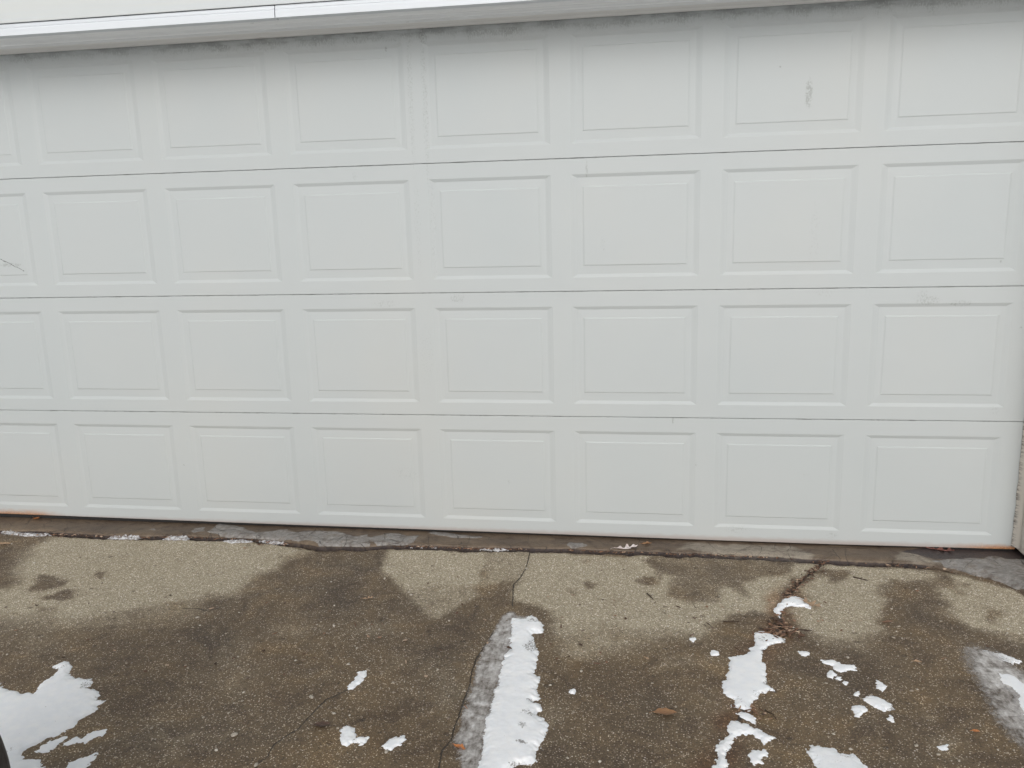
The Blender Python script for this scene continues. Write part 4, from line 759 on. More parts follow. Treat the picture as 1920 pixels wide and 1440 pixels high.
def mat_leaf(name, a, b, dark):
    n = NT(name)
    tc = n.t.nodes.new('ShaderNodeTexCoord').outputs['Object']
    x, y, z = n.xyz(tc)
    c = n.mix(n.rng(n.noise(60, 4, 0.7), 0.3, 0.7), a, b)
    mid = n.rng(n.math('ABSOLUTE', y), 0.0004, 0.0012, 1.0, 0.0)
    ve = n.math('ABSOLUTE', n.sub(n.math('FRACT', n.mul(n.add(n.math('ABSOLUTE', y), n.mul(x, -0.8)), 130)), 0.5))
    c = n.mix(n.mul(mid, 0.6), c, tuple(min(1, q * 1.5) for q in a))
    c = n.mix(n.rng(ve, 0.0, 0.10, 0.4, 0.0), c, dark)
    c = n.mix(n.rng(n.noise(130, 3, 0.7), 0.6, 0.75, 0.0, 0.6), c, dark)
    n.set(Base_Color=c, Roughness=0.6)
    n.bump(n.add(ve, n.noise(200, 3)), 0.5, 0.001)
    return n.m

def mat_vcol(name, stops, rough):
    n = NT(name); r = n.attr('tone')
    c = n.ramp(r, stops); f = n.noise(300, 3, 0.7)
    c = n.mix(n.rng(f, 0.4, 0.75, 0.0, 0.45), c, n.mix(1.0, c, (0.45, 0.42, 0.40), 'MULTIPLY'))
    n.set(Base_Color=c, Roughness=rough); n.bump(f, 0.4, 0.001)
    return n.m

def mat_plain(name, col, rough, bscale=80, var=0.25, bstr=0.3):
    n = NT(name); f = n.noise(bscale, 4, 0.65)
    c = n.mix(n.rng(f, 0.3, 0.7), col, tuple(q * (1 - var) for q in col))
    n.set(Base_Color=c, Roughness=rough); n.bump(f, bstr, 0.002)
    return n.m

M_DOOR = mat_door()
M_TRIM = mat_trim('white_aluminium_trim', (0.66, 0.69, 0.72), (0.62, 0.65, 0.68))
M_SOFFIT = mat_trim('soffit_paint', (0.90, 0.91, 0.92), (0.84, 0.855, 0.87), 0.8)
M_STOP = mat_trim('door_stop_paint', (0.86, 0.85, 0.83), (0.80, 0.79, 0.77), 0.25)
M_JAMB = mat_trim('jamb_paint', (0.66, 0.62, 0.56), (0.60, 0.55, 0.49), 0.3)
M_SIDING = mat_trim('vinyl_siding', (0.545, 0.565, 0.555), (0.53, 0.56, 0.57))
M_STRIP = mat_weatherstrip()
M_RUBBER = mat_plain('black_rubber', (0.018, 0.017, 0.017), 0.6)
M_INSIDE = mat_plain('unlit_interior', (0.05, 0.05, 0.05), 0.9)

# ---------------------------------------------------------------- the setting
def lip_y(x):
    L = np.array(sorted(LIP)); y = np.interp(x, L[:, 0], L[:, 1])
    return y + 0.008 * fbm(x, 0 * x, 9, 31) + 0.006 * fbm(x, 0 * x + 3, 40, 37)

def axis(segs):
    out = []
    for a, b, s in segs: out.append(np.arange(a, b, s))
    out.append([segs[-1][1]]); return np.concatenate(out)

gx = axis([(-6.2, -4.7, 0.1), (-4.7, 0.35, 0.007), (0.35, 1.6, 0.1)])
gy = axis([(-2.7, -2.1, 0.1), (-2.1, 0.02, 0.007), (0.02, 0.2, 0.06)])
X, Y = np.meshgrid(gx, gy)
wx = X + 0.034 * fbm(X, Y, 7, 11) + 0.010 * fbm(X, Y, 38, 17); wy = Y + 0.030 * fbm(X, Y, 7, 23) + 0.012 * fbm(X, Y, 38, 29)

def paint(base, regs, key=lambda r: r):
    for v, s, pts in regs:
        P = np.array(pts); mg = 3 * s + 0.06
        sel = (X > P[:, 0].min() - mg) & (X < P[:, 0].max() + mg) & (Y > P[:, 1].min() - mg) & (Y < P[:, 1].max() + mg)
        d = poly_sd(wx[sel], wy[sel], pts)
        s *= 1.6; k = sstep(-s, s, d)
        base[sel] = base[sel] * (1 - k) + v * k
    return base

wetmap = paint(np.full(X.shape, 0.97), WET)
darkmap = paint(np.zeros(X.shape), DARK)
edge_d = lip_y(X) - Y                                   # metres out from the slab edge
groove = sstep(0.030, 0.010, edge_d + 0.014 * fbm(X, Y, 25, 41)) * sstep(-0.10, -0.40, X)
wetmap = np.maximum(wetmap, 0.8 * sstep(0.06, 0.015, edge_d + 0.02 * fbm(X, Y, 12, 43)))
attrs = dict(wet=wetmap, dark=darkmap, groove=groove)
for k, c in enumerate(CRACKS):
    d = np.full(X.shape, 0.5); P = np.array(c)
    sel = (X > P[:, 0].min() - 0.02) & (X < P[:, 0].max() + 0.02) & (Y > P[:, 1].min() - 0.02) & (Y < P[:, 1].max() + 0.02)
    d[sel] = line_sd(X[sel], Y[sel], c)
    attrs['crack%d' % k] = d
tann = np.zeros(X.shape)
for c, r in ((CRACKS[3], 0.09),):
    tann = np.maximum(tann, sstep(r, 0.01, np.abs(line_sd(wx, wy, c))))
attrs['tannin'] = tann * sstep(-0.25, -0.55, Y) 
Z = GZ + 0.003 * fbm(X, Y, 1.5, 51) + 0.0012 * fbm(X, Y, 14, 53) - 0.014 * groove
Z = np.where(edge_d < -0.02, GZ - 0.02, Z)
def ground_z(x, y): return float(GZ + 0.003 * fbm(np.array(x), np.array(y), 1.5, 51))
dme = grid_mesh('driveway', X, Y, Z, attrs)
props(link('driveway', dme, mat_driveway()), kind='structure')

# garage floor slab whose rough edge shows below the door
sx = axis([(-5.4, -4.7, 0.05), (-4.7, 0.45, 0.007), (0.45, 0.9, 0.05)])
tv = np.concatenate([[-0.18, -0.10, -0.03, 0.0], np.linspace(0.02, 1.0, 26)])
SX = np.tile(sx, (len(tv), 1)); TV = np.tile(tv[:, None], (1, len(sx)))
ly = lip_y(sx)
SY = np.where(TV < 0, ly + 0.004 * TV, ly + (0.08 - ly) * np.clip(TV, 0, 1))
SZ = np.full(SX.shape, LZ)
rnd = np.where(TV < 0, 0.25 * TV, 0)
SZ = SZ + rnd - 0.004 * sstep(0.03, 0.0, SY - ly) * (TV >= 0) + 0.0022 * fbm(SX, SY, 9, 61) * sstep(0.02, 0.06, TV) - 0.006 * sstep(0.02, -0.01, TV)
swx = SX + 0.020 * fbm(SX, SY, 22, 71); swy = SY + 0.014 * fbm(SX, SY, 22, 73)
def slabmap(polys, s=0.006):
    o = np.zeros(SX.shape)
    for p in polys: o = np.maximum(o, sstep(-s, s, poly_sd(swx, swy, p)))
    return o
skim = slabmap(SKIM) * (TV >= 0); SZ = SZ + 0.003 * skim * (TV > 0)
SZ = SZ - 0.016 * sstep(-0.35, -0.12, SX) * sstep(0.10, 0.0, SY - ly)
swet = np.full(SX.shape, 1.0) - 0.85 * slabmap(SLABDRY, 0.03)
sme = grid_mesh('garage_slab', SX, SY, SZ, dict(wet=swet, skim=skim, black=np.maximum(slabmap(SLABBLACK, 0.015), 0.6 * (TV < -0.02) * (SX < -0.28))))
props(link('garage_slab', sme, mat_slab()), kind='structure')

# snowy yard to the horizon; unseen snow brought close to bounce light onto the door
yx = axis([(-600, -60, 180), (-60, -10, 10), (-10, 6, 0.08), (6, 20, 7), (20, 60, 20), (60, 600, 180)]); yy = axis([(-600, -60, 180), (-60, -8, 13), (-8, 0.3, 0.08), (0.3, 20, 7), (20, 60, 20), (60, 600, 180)])
YX, YY = np.meshgrid(yx, yy)
hole = np.minimum(np.minimum(YX + 5.55, 1.05 - YX), YY + 2.35) + 0.25 * fbm(YX, YY, 1.3, 81)     # bare strip before the door, kept short so the added snow bounces light
cover = sstep(0.18, -0.18, hole)
YZ = -0.07 + cover * (0.075 + 0.025 * fbm(YX, YY, 0.9, 83))
props(link('ground', grid_mesh('ground', YX, YY, YZ), mat_plain('snow_cover', (0.84, 0.855, 0.87), 0.8, 6, 0.06)), kind='structure')

# ---------------------------------------------------------------- house front round the door
HX0, HX1 = -8.4, 4.2
house = props(empty('house', (-2.33, 0.0, -0.03)), 'white sided house front overhanging the wide garage door', 'house')
HO = (-2.33, 0.0, -0.03)
def part(mb, name, mat, smooth=False, bevel=0, parent=None): return mb.build(name, mat, parent or house, smooth, HO, bevel)

b = MB()                                                  # lap siding, 10 cm courses
z = 2.1725
prof = []
while z < 5.2:
    prof += [(-0.3165, z), (-0.3165, z + 0.004), (-0.3065, z + 0.0985)]; z += 0.10
prof += [(-0.2, z), (-0.2, 2.1725)]
b.extrude_x(prof, HX0, HX1)
part(b, 'siding', M_SIDING)
JX = -2.766
prof = [(-0.3150, 2.1260), (-0.3150, 2.1485), (-0.3120, 2.1495), (-0.3120, 2.1550), (-0.3135, 2.1556), (-0.3135, 2.1612),
        (-0.3105, 2.1620), (-0.3105, 2.1692), (-0.2900, 2.1692), (-0.2900, 2.1340), (-0.2740, 2.1320), (-0.2740, 2.1262)]
b = MB(); b.extrude_x(prof, HX0, JX - 0.0018); part(b, 'fascia_trim', M_TRIM)
b = MB(); b.extrude_x([(y + 0.0012, z + 0.0008) for y, z in prof], JX + 0.0018, HX1); part(b, 'fascia_trim', M_TRIM)
b = MB(); b.extrude_x([(-0.2735, 2.1295), (-0.215, 2.1300), (-0.213, 2.1285), (-0.146, 2.1285), (-0.144, 2.1262), (-0.094, 2.1262), (-0.092, 2.1300), (-0.090, 2.1700), (-0.2735, 2.1700)], HX0, HX1)
part(b, 'soffit', M_SOFFIT)
b = MB(); b.extrude_x([(-0.0895, 2.1320), (-0.085, 2.1275), (-0.030, 2.1262), (-0.026, 2.1238), (-0.0075, 2.1225), (-0.0060, 2.1260), (-0.0060, 2.1500), (-0.0895, 2.1500)], -4.95, 0.30)
part(b, 'door_stop', M_STOP)
b = MB(); b.box(HX0 + 0.01, HX1 - 0.01, -0.2895, 0.30, 2.1705, 5.15); part(b, 'upper_wall', M_INSIDE)
b = MB(); b.box(-5.25, 0.5, -0.006, 0.28, 2.1515, 2.1695); part(b, 'lintel', M_INSIDE)
for s in (1, -1):
    xj = 0.0925 if s > 0 else -4.7565
    a0, a1 = (xj, xj + 0.16) if s > 0 else (xj - 0.16, xj)
    b = MB(); b.box(a0, a1, -0.146, 0.06, 0.004, 2.1218)
    j = part(b, 'jamb', M_JAMB, bevel=0.003)
    # grooved casing strip on the jamb
    b = MB()
    for k in range(2):
        y0 = -0.060 - 0.040 * k
        b.box(xj - 0.006 if s > 0 else xj - 0.002, xj + 0.002 if s > 0 else xj + 0.006, y0 - 0.032, y0, 0.012, 2.120)
    b.build('casing', M_JAMB, j, False, HO, 0.0015)
    b = MB()                                              # vinyl flap that presses on the door
    n = 60; vs = []; fs = []
    for i in range(n + 1):
        zz = 0.016 + (2.118 - 0.016) * i / n
        fl = 0.010 * math.exp(-i / 1.6)
        wv = 0.0012 * math.sin(i * 1.7) + 0.0008 * math.sin(i * 4.1)
        for (dx, yy_) in ((-0.0005, -0.034), (-0.010, -0.020), (-0.0185 + wv - fl * 0.3, -0.0035), (-0.0165 + wv - fl * 0.3, -0.002), (-0.002, -0.014)):
            vs.append(((xj + dx) if s > 0 else (xj - dx), yy_, zz))
    for i in range(n):
        for k in range(5):
            fs.append((i * 5 + k, i * 5 + (k + 1) % 5, (i + 1) * 5 + (k + 1) % 5, (i + 1) * 5 + k))
    b.add(vs, fs); part(b, 'weatherstrip', M_STRIP)
    # wall beside the opening
    b = MB(); wa, wb = (0.2545, HX1 - 0.005) if s > 0 else (HX0 + 0.005, -4.9185)
    b.box(wa, wb, -0.130, 0.30, -0.06, 2.1215); part(b, 'side_wall', M_SIDING)
b = MB()                                                  # closed garage behind the door
b.add([(-5.2, 0.31, -0.05), (0.5, 0.31, -0.05), (0.5, 5.5, -0.05), (-5.2, 5.5, -0.05), (-5.2, 0.31, 2.6), (0.5, 0.31, 2.6), (0.5, 5.5, 2.6), (-5.2, 5.5, 2.6)],
      [(1, 2, 6, 5), (2, 3, 7, 6), (3, 0, 4, 7), (4, 5, 6, 7), (0, 1, 2, 3)])
part(b, 'garage_interior', M_INSIDE)

# ---------------------------------------------------------------- sectional garage door
H, PIT, PW = 0.5334, 0.5925, 0.5113
MT, MBm = 0.0628, 0.0561
GAP = 0.0014
DX0, DX1 = -4.7475, 0.0885
door = props(empty('garage_door', (-2.33, 0, 0)), 'wide white sectional garage door with four rows of raised panels', 'garage door')
DO = (-2.33, 0, 0)
def sag(x):                                              # the bottom edge is not quite straight
    return float(np.interp(x, [-4.8, -4.3, -3.1, -1.9, -0.8, 0.1], [0.010, 0.008, 0.001, -0.001, -0.006, 0.000]))

for r in range(4):                                       # r = 0 is the bottom section
    z0, z1 = r * H + (GAP / 2 if r else 0.0), (r + 1) * H - GAP / 2
    pb, pt = r * H + MBm, (r + 1) * H - MT
    xs = [DX0]
    for c in range(8):
        xr = -(7 - c) * PIT; xs += [xr - PW, xr]
    xs.append(DX1)
    rc = 0.0022
    zs = [z0 + rc, pb, pt, z1 - rc]
    jx = [0.0] + [rng.normal(0, 0.0008) for _ in xs[1:-1]] + [0.0]
    xs = [a + q for a, q in zip(xs, jx)]
    b = MB(); nx = len(xs)
    def zz_(k, x): return zs[k] + (sag(x) if (r == 0 and k == 0) else 0)
    vs = [(x, 0.0, zz_(k, x)) for k in range(4) for x in xs]
    fs = []
    for k in range(3):
        for i in range(nx - 1):
            if k == 1 and i % 2 == 1: continue
            fs.append((k * nx + i, k * nx + i + 1, (k + 1) * nx + i + 1, (k + 1) * nx + i))
    # rolled edges, top and bottom
    def ring(zf, y):
        o = len(vs); vs.extend([(x, y, zf(x)) for x in xs]); return o
    bot = 0; top = 3 * nx
    zb = lambda x: z0 + (sag(x) if r == 0 else 0)
    r1 = ring(lambda x: zb(x) + 0.0006, 0.0008); r2 = ring(zb, rc); r3 = ring(zb, 0.042)
    t1 = ring(lambda x: z1 - 0.0006, 0.0008); t2 = ring(lambda x: z1, rc); t3 = ring(lambda x: z1, 0.014)
    t4 = ring(lambda x: z1 + GAP - 0.0003, 0.0142); t5 = ring(lambda x: z1 + GAP - 0.0003, 0.034); t6 = ring(lambda x: z1, 0.0342); t7 = ring(lambda x: z1, 0.042)
    for a, c_ in ((bot, r1), (r1, r2), (r2, r3), (top, t1), (t1, t2), (t2, t3), (t3, t4), (t4, t5), (t5, t6), (t6, t7), (t7, r3)):
        for i in range(nx - 1): fs.append((a + i, a + i + 1, c_ + i + 1, c_ + i))
    for i in (0, nx - 1):                                # end stiles
        fs.append(tuple(q + i for q in (r3, r2, r1, bot, nx, 2 * nx, top, t1, t2, t3, t4, t5, t6, t7)))
    b.add(vs, fs)
    sec = b.build('door_section', M_DOOR, door, False, DO)
    for c in range(8):
        xl, xr = xs[1 + 2 * c], xs[2 + 2 * c]
        prof = [(0.0, 0.0, 0.0), (0.002, 0.0005, 0.003), (0.0128, 0.0051, 0.0215), (0.0150, 0.0055, 0.0255), (0.047, 0.0043, 0.0460), (0.0482, 0.0040, 0.0472), (0.0512, 0.0024, 0.0518), (0.0525, 0.0022, 0.0530)]
        q = MB(); vs2 = []; fs2 = []
        for (ins, dep, sid) in prof:
            vs2 += [(xl + sid, dep, pb + ins), (xr - sid, dep, pb + ins), (xr - sid, dep, pt - ins), (xl + sid, dep, pt - ins)]
        for k in range(len(prof) - 1):
            for i in range(4):
                fs2.append((4 * k + i, 4 * k + (i + 1) % 4, 4 * k + 4 + (i + 1) % 4, 4 * k + 4 + i))
        k = 4 * (len(prof) - 1)
        fs2.append((k, k + 1, k + 2, k + 3))
        q.add(vs2, fs2); q.build('raised_panel', M_DOOR, sec, False, DO)
b = MB()
pts = np.linspace(DX0 + 0.003, DX1 - 0.003, 60)
vs, fs = [], []
for x in pts:
    for (y, z) in ((0.006, 0.0 + sag(x) - 0.0003), (0.007, -0.009), (0.016, -0.0125), (0.034, -0.0125), (0.040, sag(x) - 0.0003)): vs.append((x, y, z))
for i in range(len(pts) - 1):
    for k in range(5): fs.append((i * 5 + k, i * 5 + (k + 1) % 5, i * 5 + 5 + (k + 1) % 5, i * 5 + 5 + k))
b.add(vs, fs); b.build('bottom_seal', M_RUBBER, door, False, DO)

# ---------------------------------------------------------------- snow and ice
M_SNOW = mat_snow()
def snow(name, label, h, pts, group, res, cat='snow', mat=None, crumbs=False, seed=0):
    h = h * (0.6 if not mat else 1.0)
    P = np.array(pts); mg = 0.012
    ax = np.arange(P[:, 0].min() - mg, P[:, 0].max() + mg + res, res); ay = np.arange(P[:, 1].min() - mg, P[:, 1].max() + mg + res, res)
    A, B = np.meshgrid(ax, ay)
    k = 0.75 if res < 0.003 else 1.0
    wa = A + k * (0.009 * fbm(A, B, 38, 100 + seed) + 0.006 * fbm(A, B, 120, 104 + seed)); wb = B + k * (0.012 * fbm(A, B, 38, 108 + seed) + 0.007 * fbm(A, B, 120, 112 + seed))
    d = poly_sd(wa, wb, pts) + k * 0.0035 * fbm(A, B, 130, 120 + seed)
    wdt = min(0.02, h * 1.1)
    hh = np.where(d > 0, h * (1 - np.exp(-np.clip(d, 0, 1) / wdt)), d * 0.8)
    fade = np.clip(d / 0.012, 0, 1)
    hh = hh + fade * (0.10 * h * fbm(A, B, 14, 130 + seed) + 0.07 * h * fbm(A, B, 60, 134 + seed))
    if crumbs: hh = hh + fade * 0.75 * h * fbm(A, B, 150, 140 + seed, 3) 
    hh = np.maximum(hh, -0.006)
    gz = GZ + 0.003 * fbm(A, B, 1.5, 51)
    c4 = np.maximum.reduce([hh[:-1, :-1], hh[1:, :-1], hh[:-1, 1:], hh[1:, 1:]])
    # thin, see-through margins of the crust
    thin = np.clip(0.80 - d / 0.030, 0, 1) * (0.55 + 1.0 * fbm(A, B, 11, 150 + seed))
    thin = thin if h > 0.006 else thin * 0.6
    for (tx, ty, ra, rb, tv_) in THIN:
        rr = ((A + 0.012 * fbm(A, B, 45, 161) - tx) / ra) ** 2 + ((B + 0.012 * fbm(A, B, 45, 167) - ty) / rb) ** 2
        thin = np.maximum(thin, 0.86 * tv_ * sstep(1.9, 0.1, rr))
    me = grid_mesh(name, A - P[:, 0].mean(), B - P[:, 1].mean(), gz + hh - GZ, dict(thin=thin, rim=np.clip((d + 0.004) / (0.026 if 'frost' in label else 0.085), 0, 1)), keep=c4 > -0.002)
    o = link(name, me, mat or M_SNOW); o.location = (P[:, 0].mean(), P[:, 1].mean(), GZ)
    return props(o, label, cat, group)

M_CRUMB = mat_snow(True)
for i, (label, h, pts, group, res) in enumerate(SNOW):
    snow('snow_pellet' if 'pellets' in group else 'snow_patch', label, h, pts, group, res, seed=i * 7)
for i, (label, h, pts, group, res) in enumerate(CRUMBS):
    snow('snow_crumb', label, h * 0.6, pts, group, res, mat=M_CRUMB, crumbs=True, seed=300 + i * 7)
for i, (label, h, pts) in enumerate(ICE):
    snow('ice_sheet', label, h, pts, 'thin ice on the driveway', 0.004, 'ice', mat_ice('frost_crust' if i == 0 else 'grey_ice', (0.70, 0.76)[i]), seed=500 + i * 9)

# ---------------------------------------------------------------- leaves
LM = dict(brown=mat_leaf('brown_leaf', (0.24, 0.125, 0.06), (0.32, 0.18, 0.09), (0.08, 0.04, 0.025)),
          orange=mat_leaf('orange_leaf', (0.48, 0.19, 0.06), (0.38, 0.15, 0.06), (0.14, 0.06, 0.03)),
          dark=mat_leaf('dark_leaf', (0.075, 0.045, 0.035), (0.11, 0.065, 0.045), (0.03, 0.02, 0.015)),
          tan=mat_leaf('tan_leaf', (0.36, 0.24, 0.15), (0.45, 0.31, 0.20), (0.15, 0.09, 0.05)),
          frost=mat_leaf('frosted_leaf', (0.66, 0.55, 0.52), (0.76, 0.71, 0.71), (0.38, 0.24, 0.20)),
          maroon=mat_leaf('maroon_leaf', (0.16, 0.06, 0.05), (0.23, 0.10, 0.075), (0.06, 0.025, 0.02)))
def leaf(label, kind, x, y, z, ang, ln, wd, col, curl, seed):
    r_ = np.random.default_rng(seed); n = 40; vs, fs = [], []
    ph = r_.uniform(0, 6)
    for i in range(n + 1):
        t = i / n
        if kind == 'oak':
            env = max(0.0, math.sin(math.pi * min(1, t * 1.02))) ** 0.7 * (0.55 + 0.6 * t)
            lob = 0.55 + 0.45 * math.cos(2 * math.pi * 3.4 * t + 0.6)
            w1 = wd / 2 * env * max(0.16, lob) * (1 + 0.15 * math.sin(9 * t + ph)); w2 = wd / 2 * env * max(0.16, 0.55 + 0.45 * math.cos(2 * math.pi * 3.4 * t + 1.4)) * (1 + 0.15 * math.cos(8 * t + ph))
            sweep = 0.25
        else:
            env = max(0.0, math.sin(math.pi * t)) ** 0.8
            w1 = wd / 2 * env * (1 + 0.10 * math.sin(23 * t + ph)); w2 = wd / 2 * env * (1 + 0.10 * math.sin(19 * t + ph * 2)); sweep = 0.0
        bend = 0.05 * ln * math.sin(3 * t + ph)
        for k, s in enumerate((-1, -0.5, 0, 0.5, 1)):
            w = w1 if s < 0 else w2
            yv = s * w + bend
            xv = (t - 0.5) * ln + abs(s) * w * sweep
            zv = 0.003 + curl * ((abs(s) * w / (wd / 2)) ** 2 * 0.8 + 0.5 * (2 * t - 1) ** 2) + 0.15 * curl * math.sin(11 * t + 3 * s + ph)
            vs.append((xv, yv, max(0.001, zv)))
    for i in range(n):
        for k in range(4): a = i * 5 + k; fs.append((a, a + 1, a + 6, a + 5))
    b = MB(); b.add(vs, fs)
    b.tube([(-0.5 * ln, 0.05 * ln * math.sin(ph), 0.003 + 0.5 * curl), (-0.60 * ln, 0.02 * ln, 0.003 + 0.4 * curl), (-0.68 * ln, 0.03 * ln, 0.004)], [0.0007, 0.0006, 0.0009], 5)
    o = b.build('leaf', LM[col], None, True)
    o.location = (x, y, z); o.rotation_euler = (r_.uniform(-.08, .08), r_.uniform(-.08, .08), math.radians(ang))
    return props(o, label, 'leaf', 'fallen leaves below the garage door')
for i, L in enumerate(LEAVES): leaf(*L, seed=20 + i)

M_TWIG = mat_plain('twig_bark', (0.07, 0.045, 0.03), 0.8, 400, 0.5, 0.6)
for label, r_, pts in TWIGS:
    x0, y0 = pts[0]; b = MB()
    P = [(x - x0, y - y0, ground_z(x, y) - GZ + r_ * 1.1) for x, y in pts]
    P = [tuple(np.array(P[0]) * (1 - t) ** 2 + 2 * t * (1 - t) * np.array(P[1]) + np.array(P[2]) * t * t) for t in np.linspace(0, 1, 9)]
    b.tube(P, [r_ * (1.1 - 0.5 * i / 8 + 0.1 * math.sin(i * 3)) for i in range(9)], 7)
    mid = Vector(P[4]); b.tube([mid, mid + Vector((0.006, 0.004, r_)), mid + Vector((0.011, 0.006, r_ * 1.4))], [r_ * 0.6, r_ * 0.45, r_ * 0.3], 5)
    o = b.build('twig', M_TWIG, None, True); o.location = (x0, y0, GZ)
    props(o, label, 'twig', 'small twigs on the driveway')

# crumbled leaf litter in the crack and the joint: nobody could count it
def frag_mesh(name, items, mat, kind='flake'):
    V, F, T = [], [], []
    for (x, y, z, s, rz, tone, el) in items:
        n0 = len(V); c, q = math.cos(rz), math.sin(rz)
        k = 6
        for j in range(k):
            a = 2 * math.pi * j / k; rr = s * random.uniform(0.6, 1.1)
            u, v = rr * el * math.cos(a), rr * math.sin(a) / el
            V.append((x + u * c - v * q, y + u * q + v * c, z + random.uniform(0, 0.8) * min(s, 0.006)))
        V.append((x, y, z + random.uniform(0.0, 0.9) * min(s, 0.006) + 0.001)); T += [tone] * (k + 1)
        for j in range(k): F.append((n0 + j, n0 + (j + 1) % k, n0 + k))
    me = bpy.data.meshes.new(name); me.from_pydata(V, [], F)
    at = me.attributes.new('tone', 'FLOAT', 'POINT'); at.data.foreach_set('value', T)
    return link(name, me, mat)
items = []
for n_, s_, pts, fs_ in LITTER:
    P = np.array(pts); seg = np.r_[0, np.cumsum(np.hypot(*np.diff(P, axis=0).T))]
    for _ in range(n_):
        u = random.uniform(0, seg[-1]); x = np.interp(u, seg, P[:, 0]) + random.gauss(0, s_); y = np.interp(u, seg, P[:, 1]) + random.gauss(0, s_ * 0.7)
        if y > float(lip_y(np.array([x]))[0]) - 0.004: y = float(lip_y(np.array([x]))[0]) - 0.006
        stick = random.random() < 0.4
        items.append((x, y, ground_z(x, y) + random.uniform(0, 0.004), random.uniform(0.003, 0.008) * fs_, random.uniform(0, 6.3), random.random(), random.uniform(2.2, 3.2) if stick else random.uniform(1.0, 1.5)))
o = frag_mesh('leaf_litter', items, mat_vcol('leaf_litter', [(0, (0.05, 0.03, 0.02)), (0.45, (0.15, 0.08, 0.05)), (0.75, (0.27, 0.15, 0.09)), (1, (0.50, 0.38, 0.28))], 0.75))
props(o, kind='stuff')
o['label'] = 'crumbled brown leaf litter caught in the crack and along the joint'; o['category'] = 'leaf litter'

# ---------------------------------------------------------------- stones
ico = bmesh.new(); bmesh.ops.create_icosphere(ico, subdivisions=1, radius=1.0)
IV = np.array([v.co[:] for v in ico.verts]); IF = [tuple(v.index for v in f.verts) for f in ico.faces]
bmesh.ops.subdivide_edges(ico, edges=ico.edges, cuts=1, use_grid_fill=True); 
ico.free()
V, F, T = [], [], []
for _ in range(3600):
    x, y = random.uniform(-4.5, 0.3), random.uniform(-1.95, -0.2)
    if y > float(lip_y(np.array([x]))[0]) - 0.03: continue
    s = 0.0012 + 0.0040 * random.random() ** 5
    R_ = Matrix.Rotation(random.uniform(0, 6.3), 3, 'Z'); sc = np.array([s * random.uniform(0.9, 1.7), s, s * 0.55])
    vv = (IV * (1 + rng.uniform(-0.15, 0.15, (len(IV), 1)))) * sc
    vv = vv @ np.array(R_).T
    n0 = len(V); gz = ground_z(x, y)
    V += [(a + x, b_ + y, c + gz + s * 0.12) for a, b_, c in vv]; F += [tuple(i + n0 for i in f) for f in IF]; T += [random.random()] * len(IV)
me = bpy.data.meshes.new('gravel'); me.from_pydata(V, [], F)
at = me.attributes.new('tone', 'FLOAT', 'POINT'); at.data.foreach_set('value', T)
M_STONE = mat_vcol('aggregate_stone', [(0, (0.13, 0.09, 0.07)), (0.35, (0.26, 0.21, 0.16)), (0.7, (0.42, 0.37, 0.30)), (1, (0.66, 0.62, 0.55))], 0.55)
o = link('gravel', me, M_STONE, None, True); props(o, kind='stuff'); o['label'] = 'small light aggregate stones showing in the worn driveway concrete'; o['category'] = 'gravel'
M_PEB = mat_plain('pebble', (0.50, 0.45, 0.38), 0.55, 260, 0.4)
for label, x, y, r_ in PEBBLES:
    bm = bmesh.new(); bmesh.ops.create_icosphere(bm, subdivisions=3, radius=r_)
    for v in bm.verts:
        k = 1 + 0.22 * math.sin(v.co.x / r_ * 2.1 + x * 9) * math.cos(v.co.y / r_ * 1.7 + y * 9)
        v.co = Vector((v.co.x * 1.25 * k, v.co.y * 0.9 * k, v.co.z * 0.55))
    me = bpy.data.meshes.new('pebble'); bm.to_mesh(me); bm.free()
    o = link('pebble', me, M_PEB, None, True); o.location = (x, y, ground_z(x, y) + r_ * 0.2); o.rotation_euler = (0, 0, x * 7)
    props(o, label, 'pebble', 'loose pebbles on the driveway')

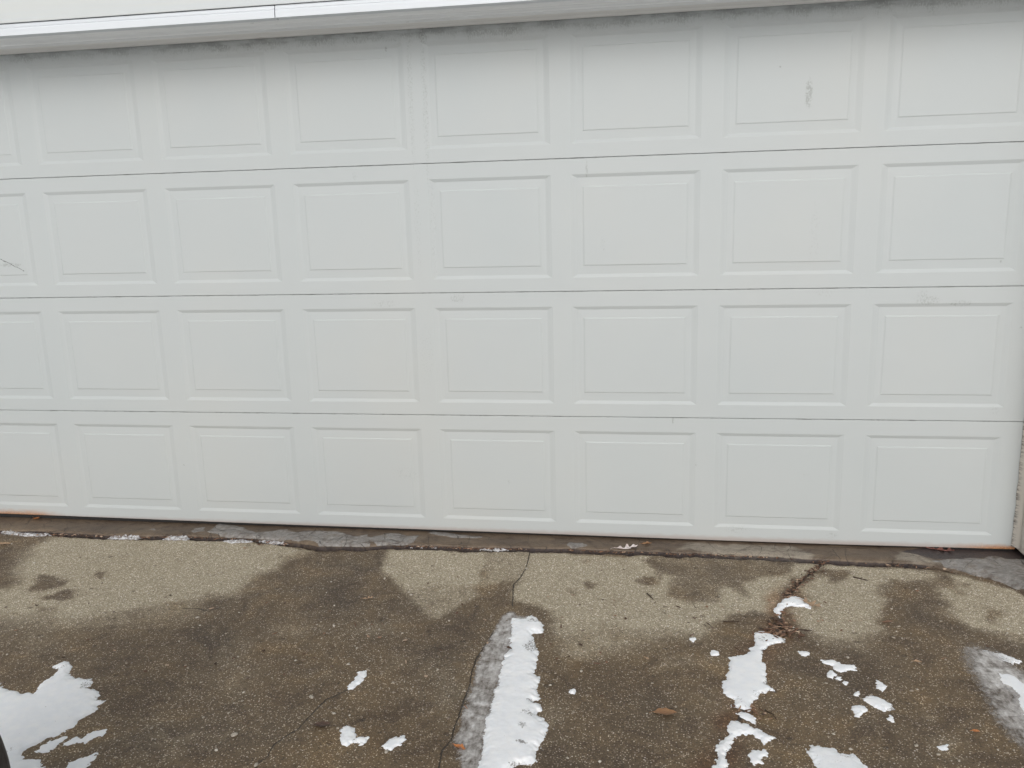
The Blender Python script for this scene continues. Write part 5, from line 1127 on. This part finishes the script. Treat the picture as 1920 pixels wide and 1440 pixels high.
# ---------------------------------------------------------------- black bag at the left edge
bx, by, bz = BAG[0]
RB = 0.27
n = NT('black_plastic_film'); wr = n.noise(14, 5, 0.6, None, 1.2)
n.set(Base_Color=n.mix(wr, (0.012, 0.011, 0.013), (0.03, 0.027, 0.028)), Roughness=0.42); n.bump(wr, 0.5, 0.01)
bag = props(empty('rubbish_bag', (bx - RB * 0.723, by - RB * 0.69, GZ)), 'black bulging plastic rubbish bag cut off by the lower left corner', 'bag')
b = MB(); nu, nv = 72, 40; vs, fs = [], []
for j in range(nv + 1):
    t = j / nv; zz = 0.62 * t
    rad = RB * (max(0.0, math.sin(math.pi * min(1, 0.16 + 0.84 * t))) ** 0.55) if t < 0.86 else None
    if rad is None:
        k = (t - 0.86) / 0.14; r86 = RB * math.sin(math.pi * (0.16 + 0.84 * 0.86)) ** 0.55; rad = r86 * (1 - k) ** 1.5 + 0.03
    if t < 0.05: rad *= 0.86 + 2.8 * t
    for i in range(nu):
        a = 2 * math.pi * i / nu
        q = 1 + 0.018 * math.sin(5 * a + 3 * t) + 0.012 * math.sin(11 * a - 5 * t) + 0.05 * t * t * math.sin(9 * a)
        vs.append((rad * q * math.cos(a), rad * q * math.sin(a), zz))
for j in range(nv):
    for i in range(nu): fs.append((j * nu + i, j * nu + (i + 1) % nu, (j + 1) * nu + (i + 1) % nu, (j + 1) * nu + i))
fs.append(tuple(range(nu))[::-1]); fs.append(tuple(nv * nu + i for i in range(nu)))
b.add(vs, fs); b.build('bag_body', n.m, bag, True)
b = MB(); vs, fs = [], []
for j in range(7):
    for i in range(nu):
        a = 2 * math.pi * i / nu; rr = (0.028 + 0.012 * j) * (1 + 0.16 * j / 6 * math.sin(8 * a))
        vs.append((rr * math.cos(a), rr * math.sin(a), 0.615 + 0.016 * j))
for j in range(6):
    for i in range(nu): fs.append((j * nu + i, j * nu + (i + 1) % nu, (j + 1) * nu + (i + 1) % nu, (j + 1) * nu + i))
b.add(vs, fs); b.build('tied_neck', n.m, bag, True)
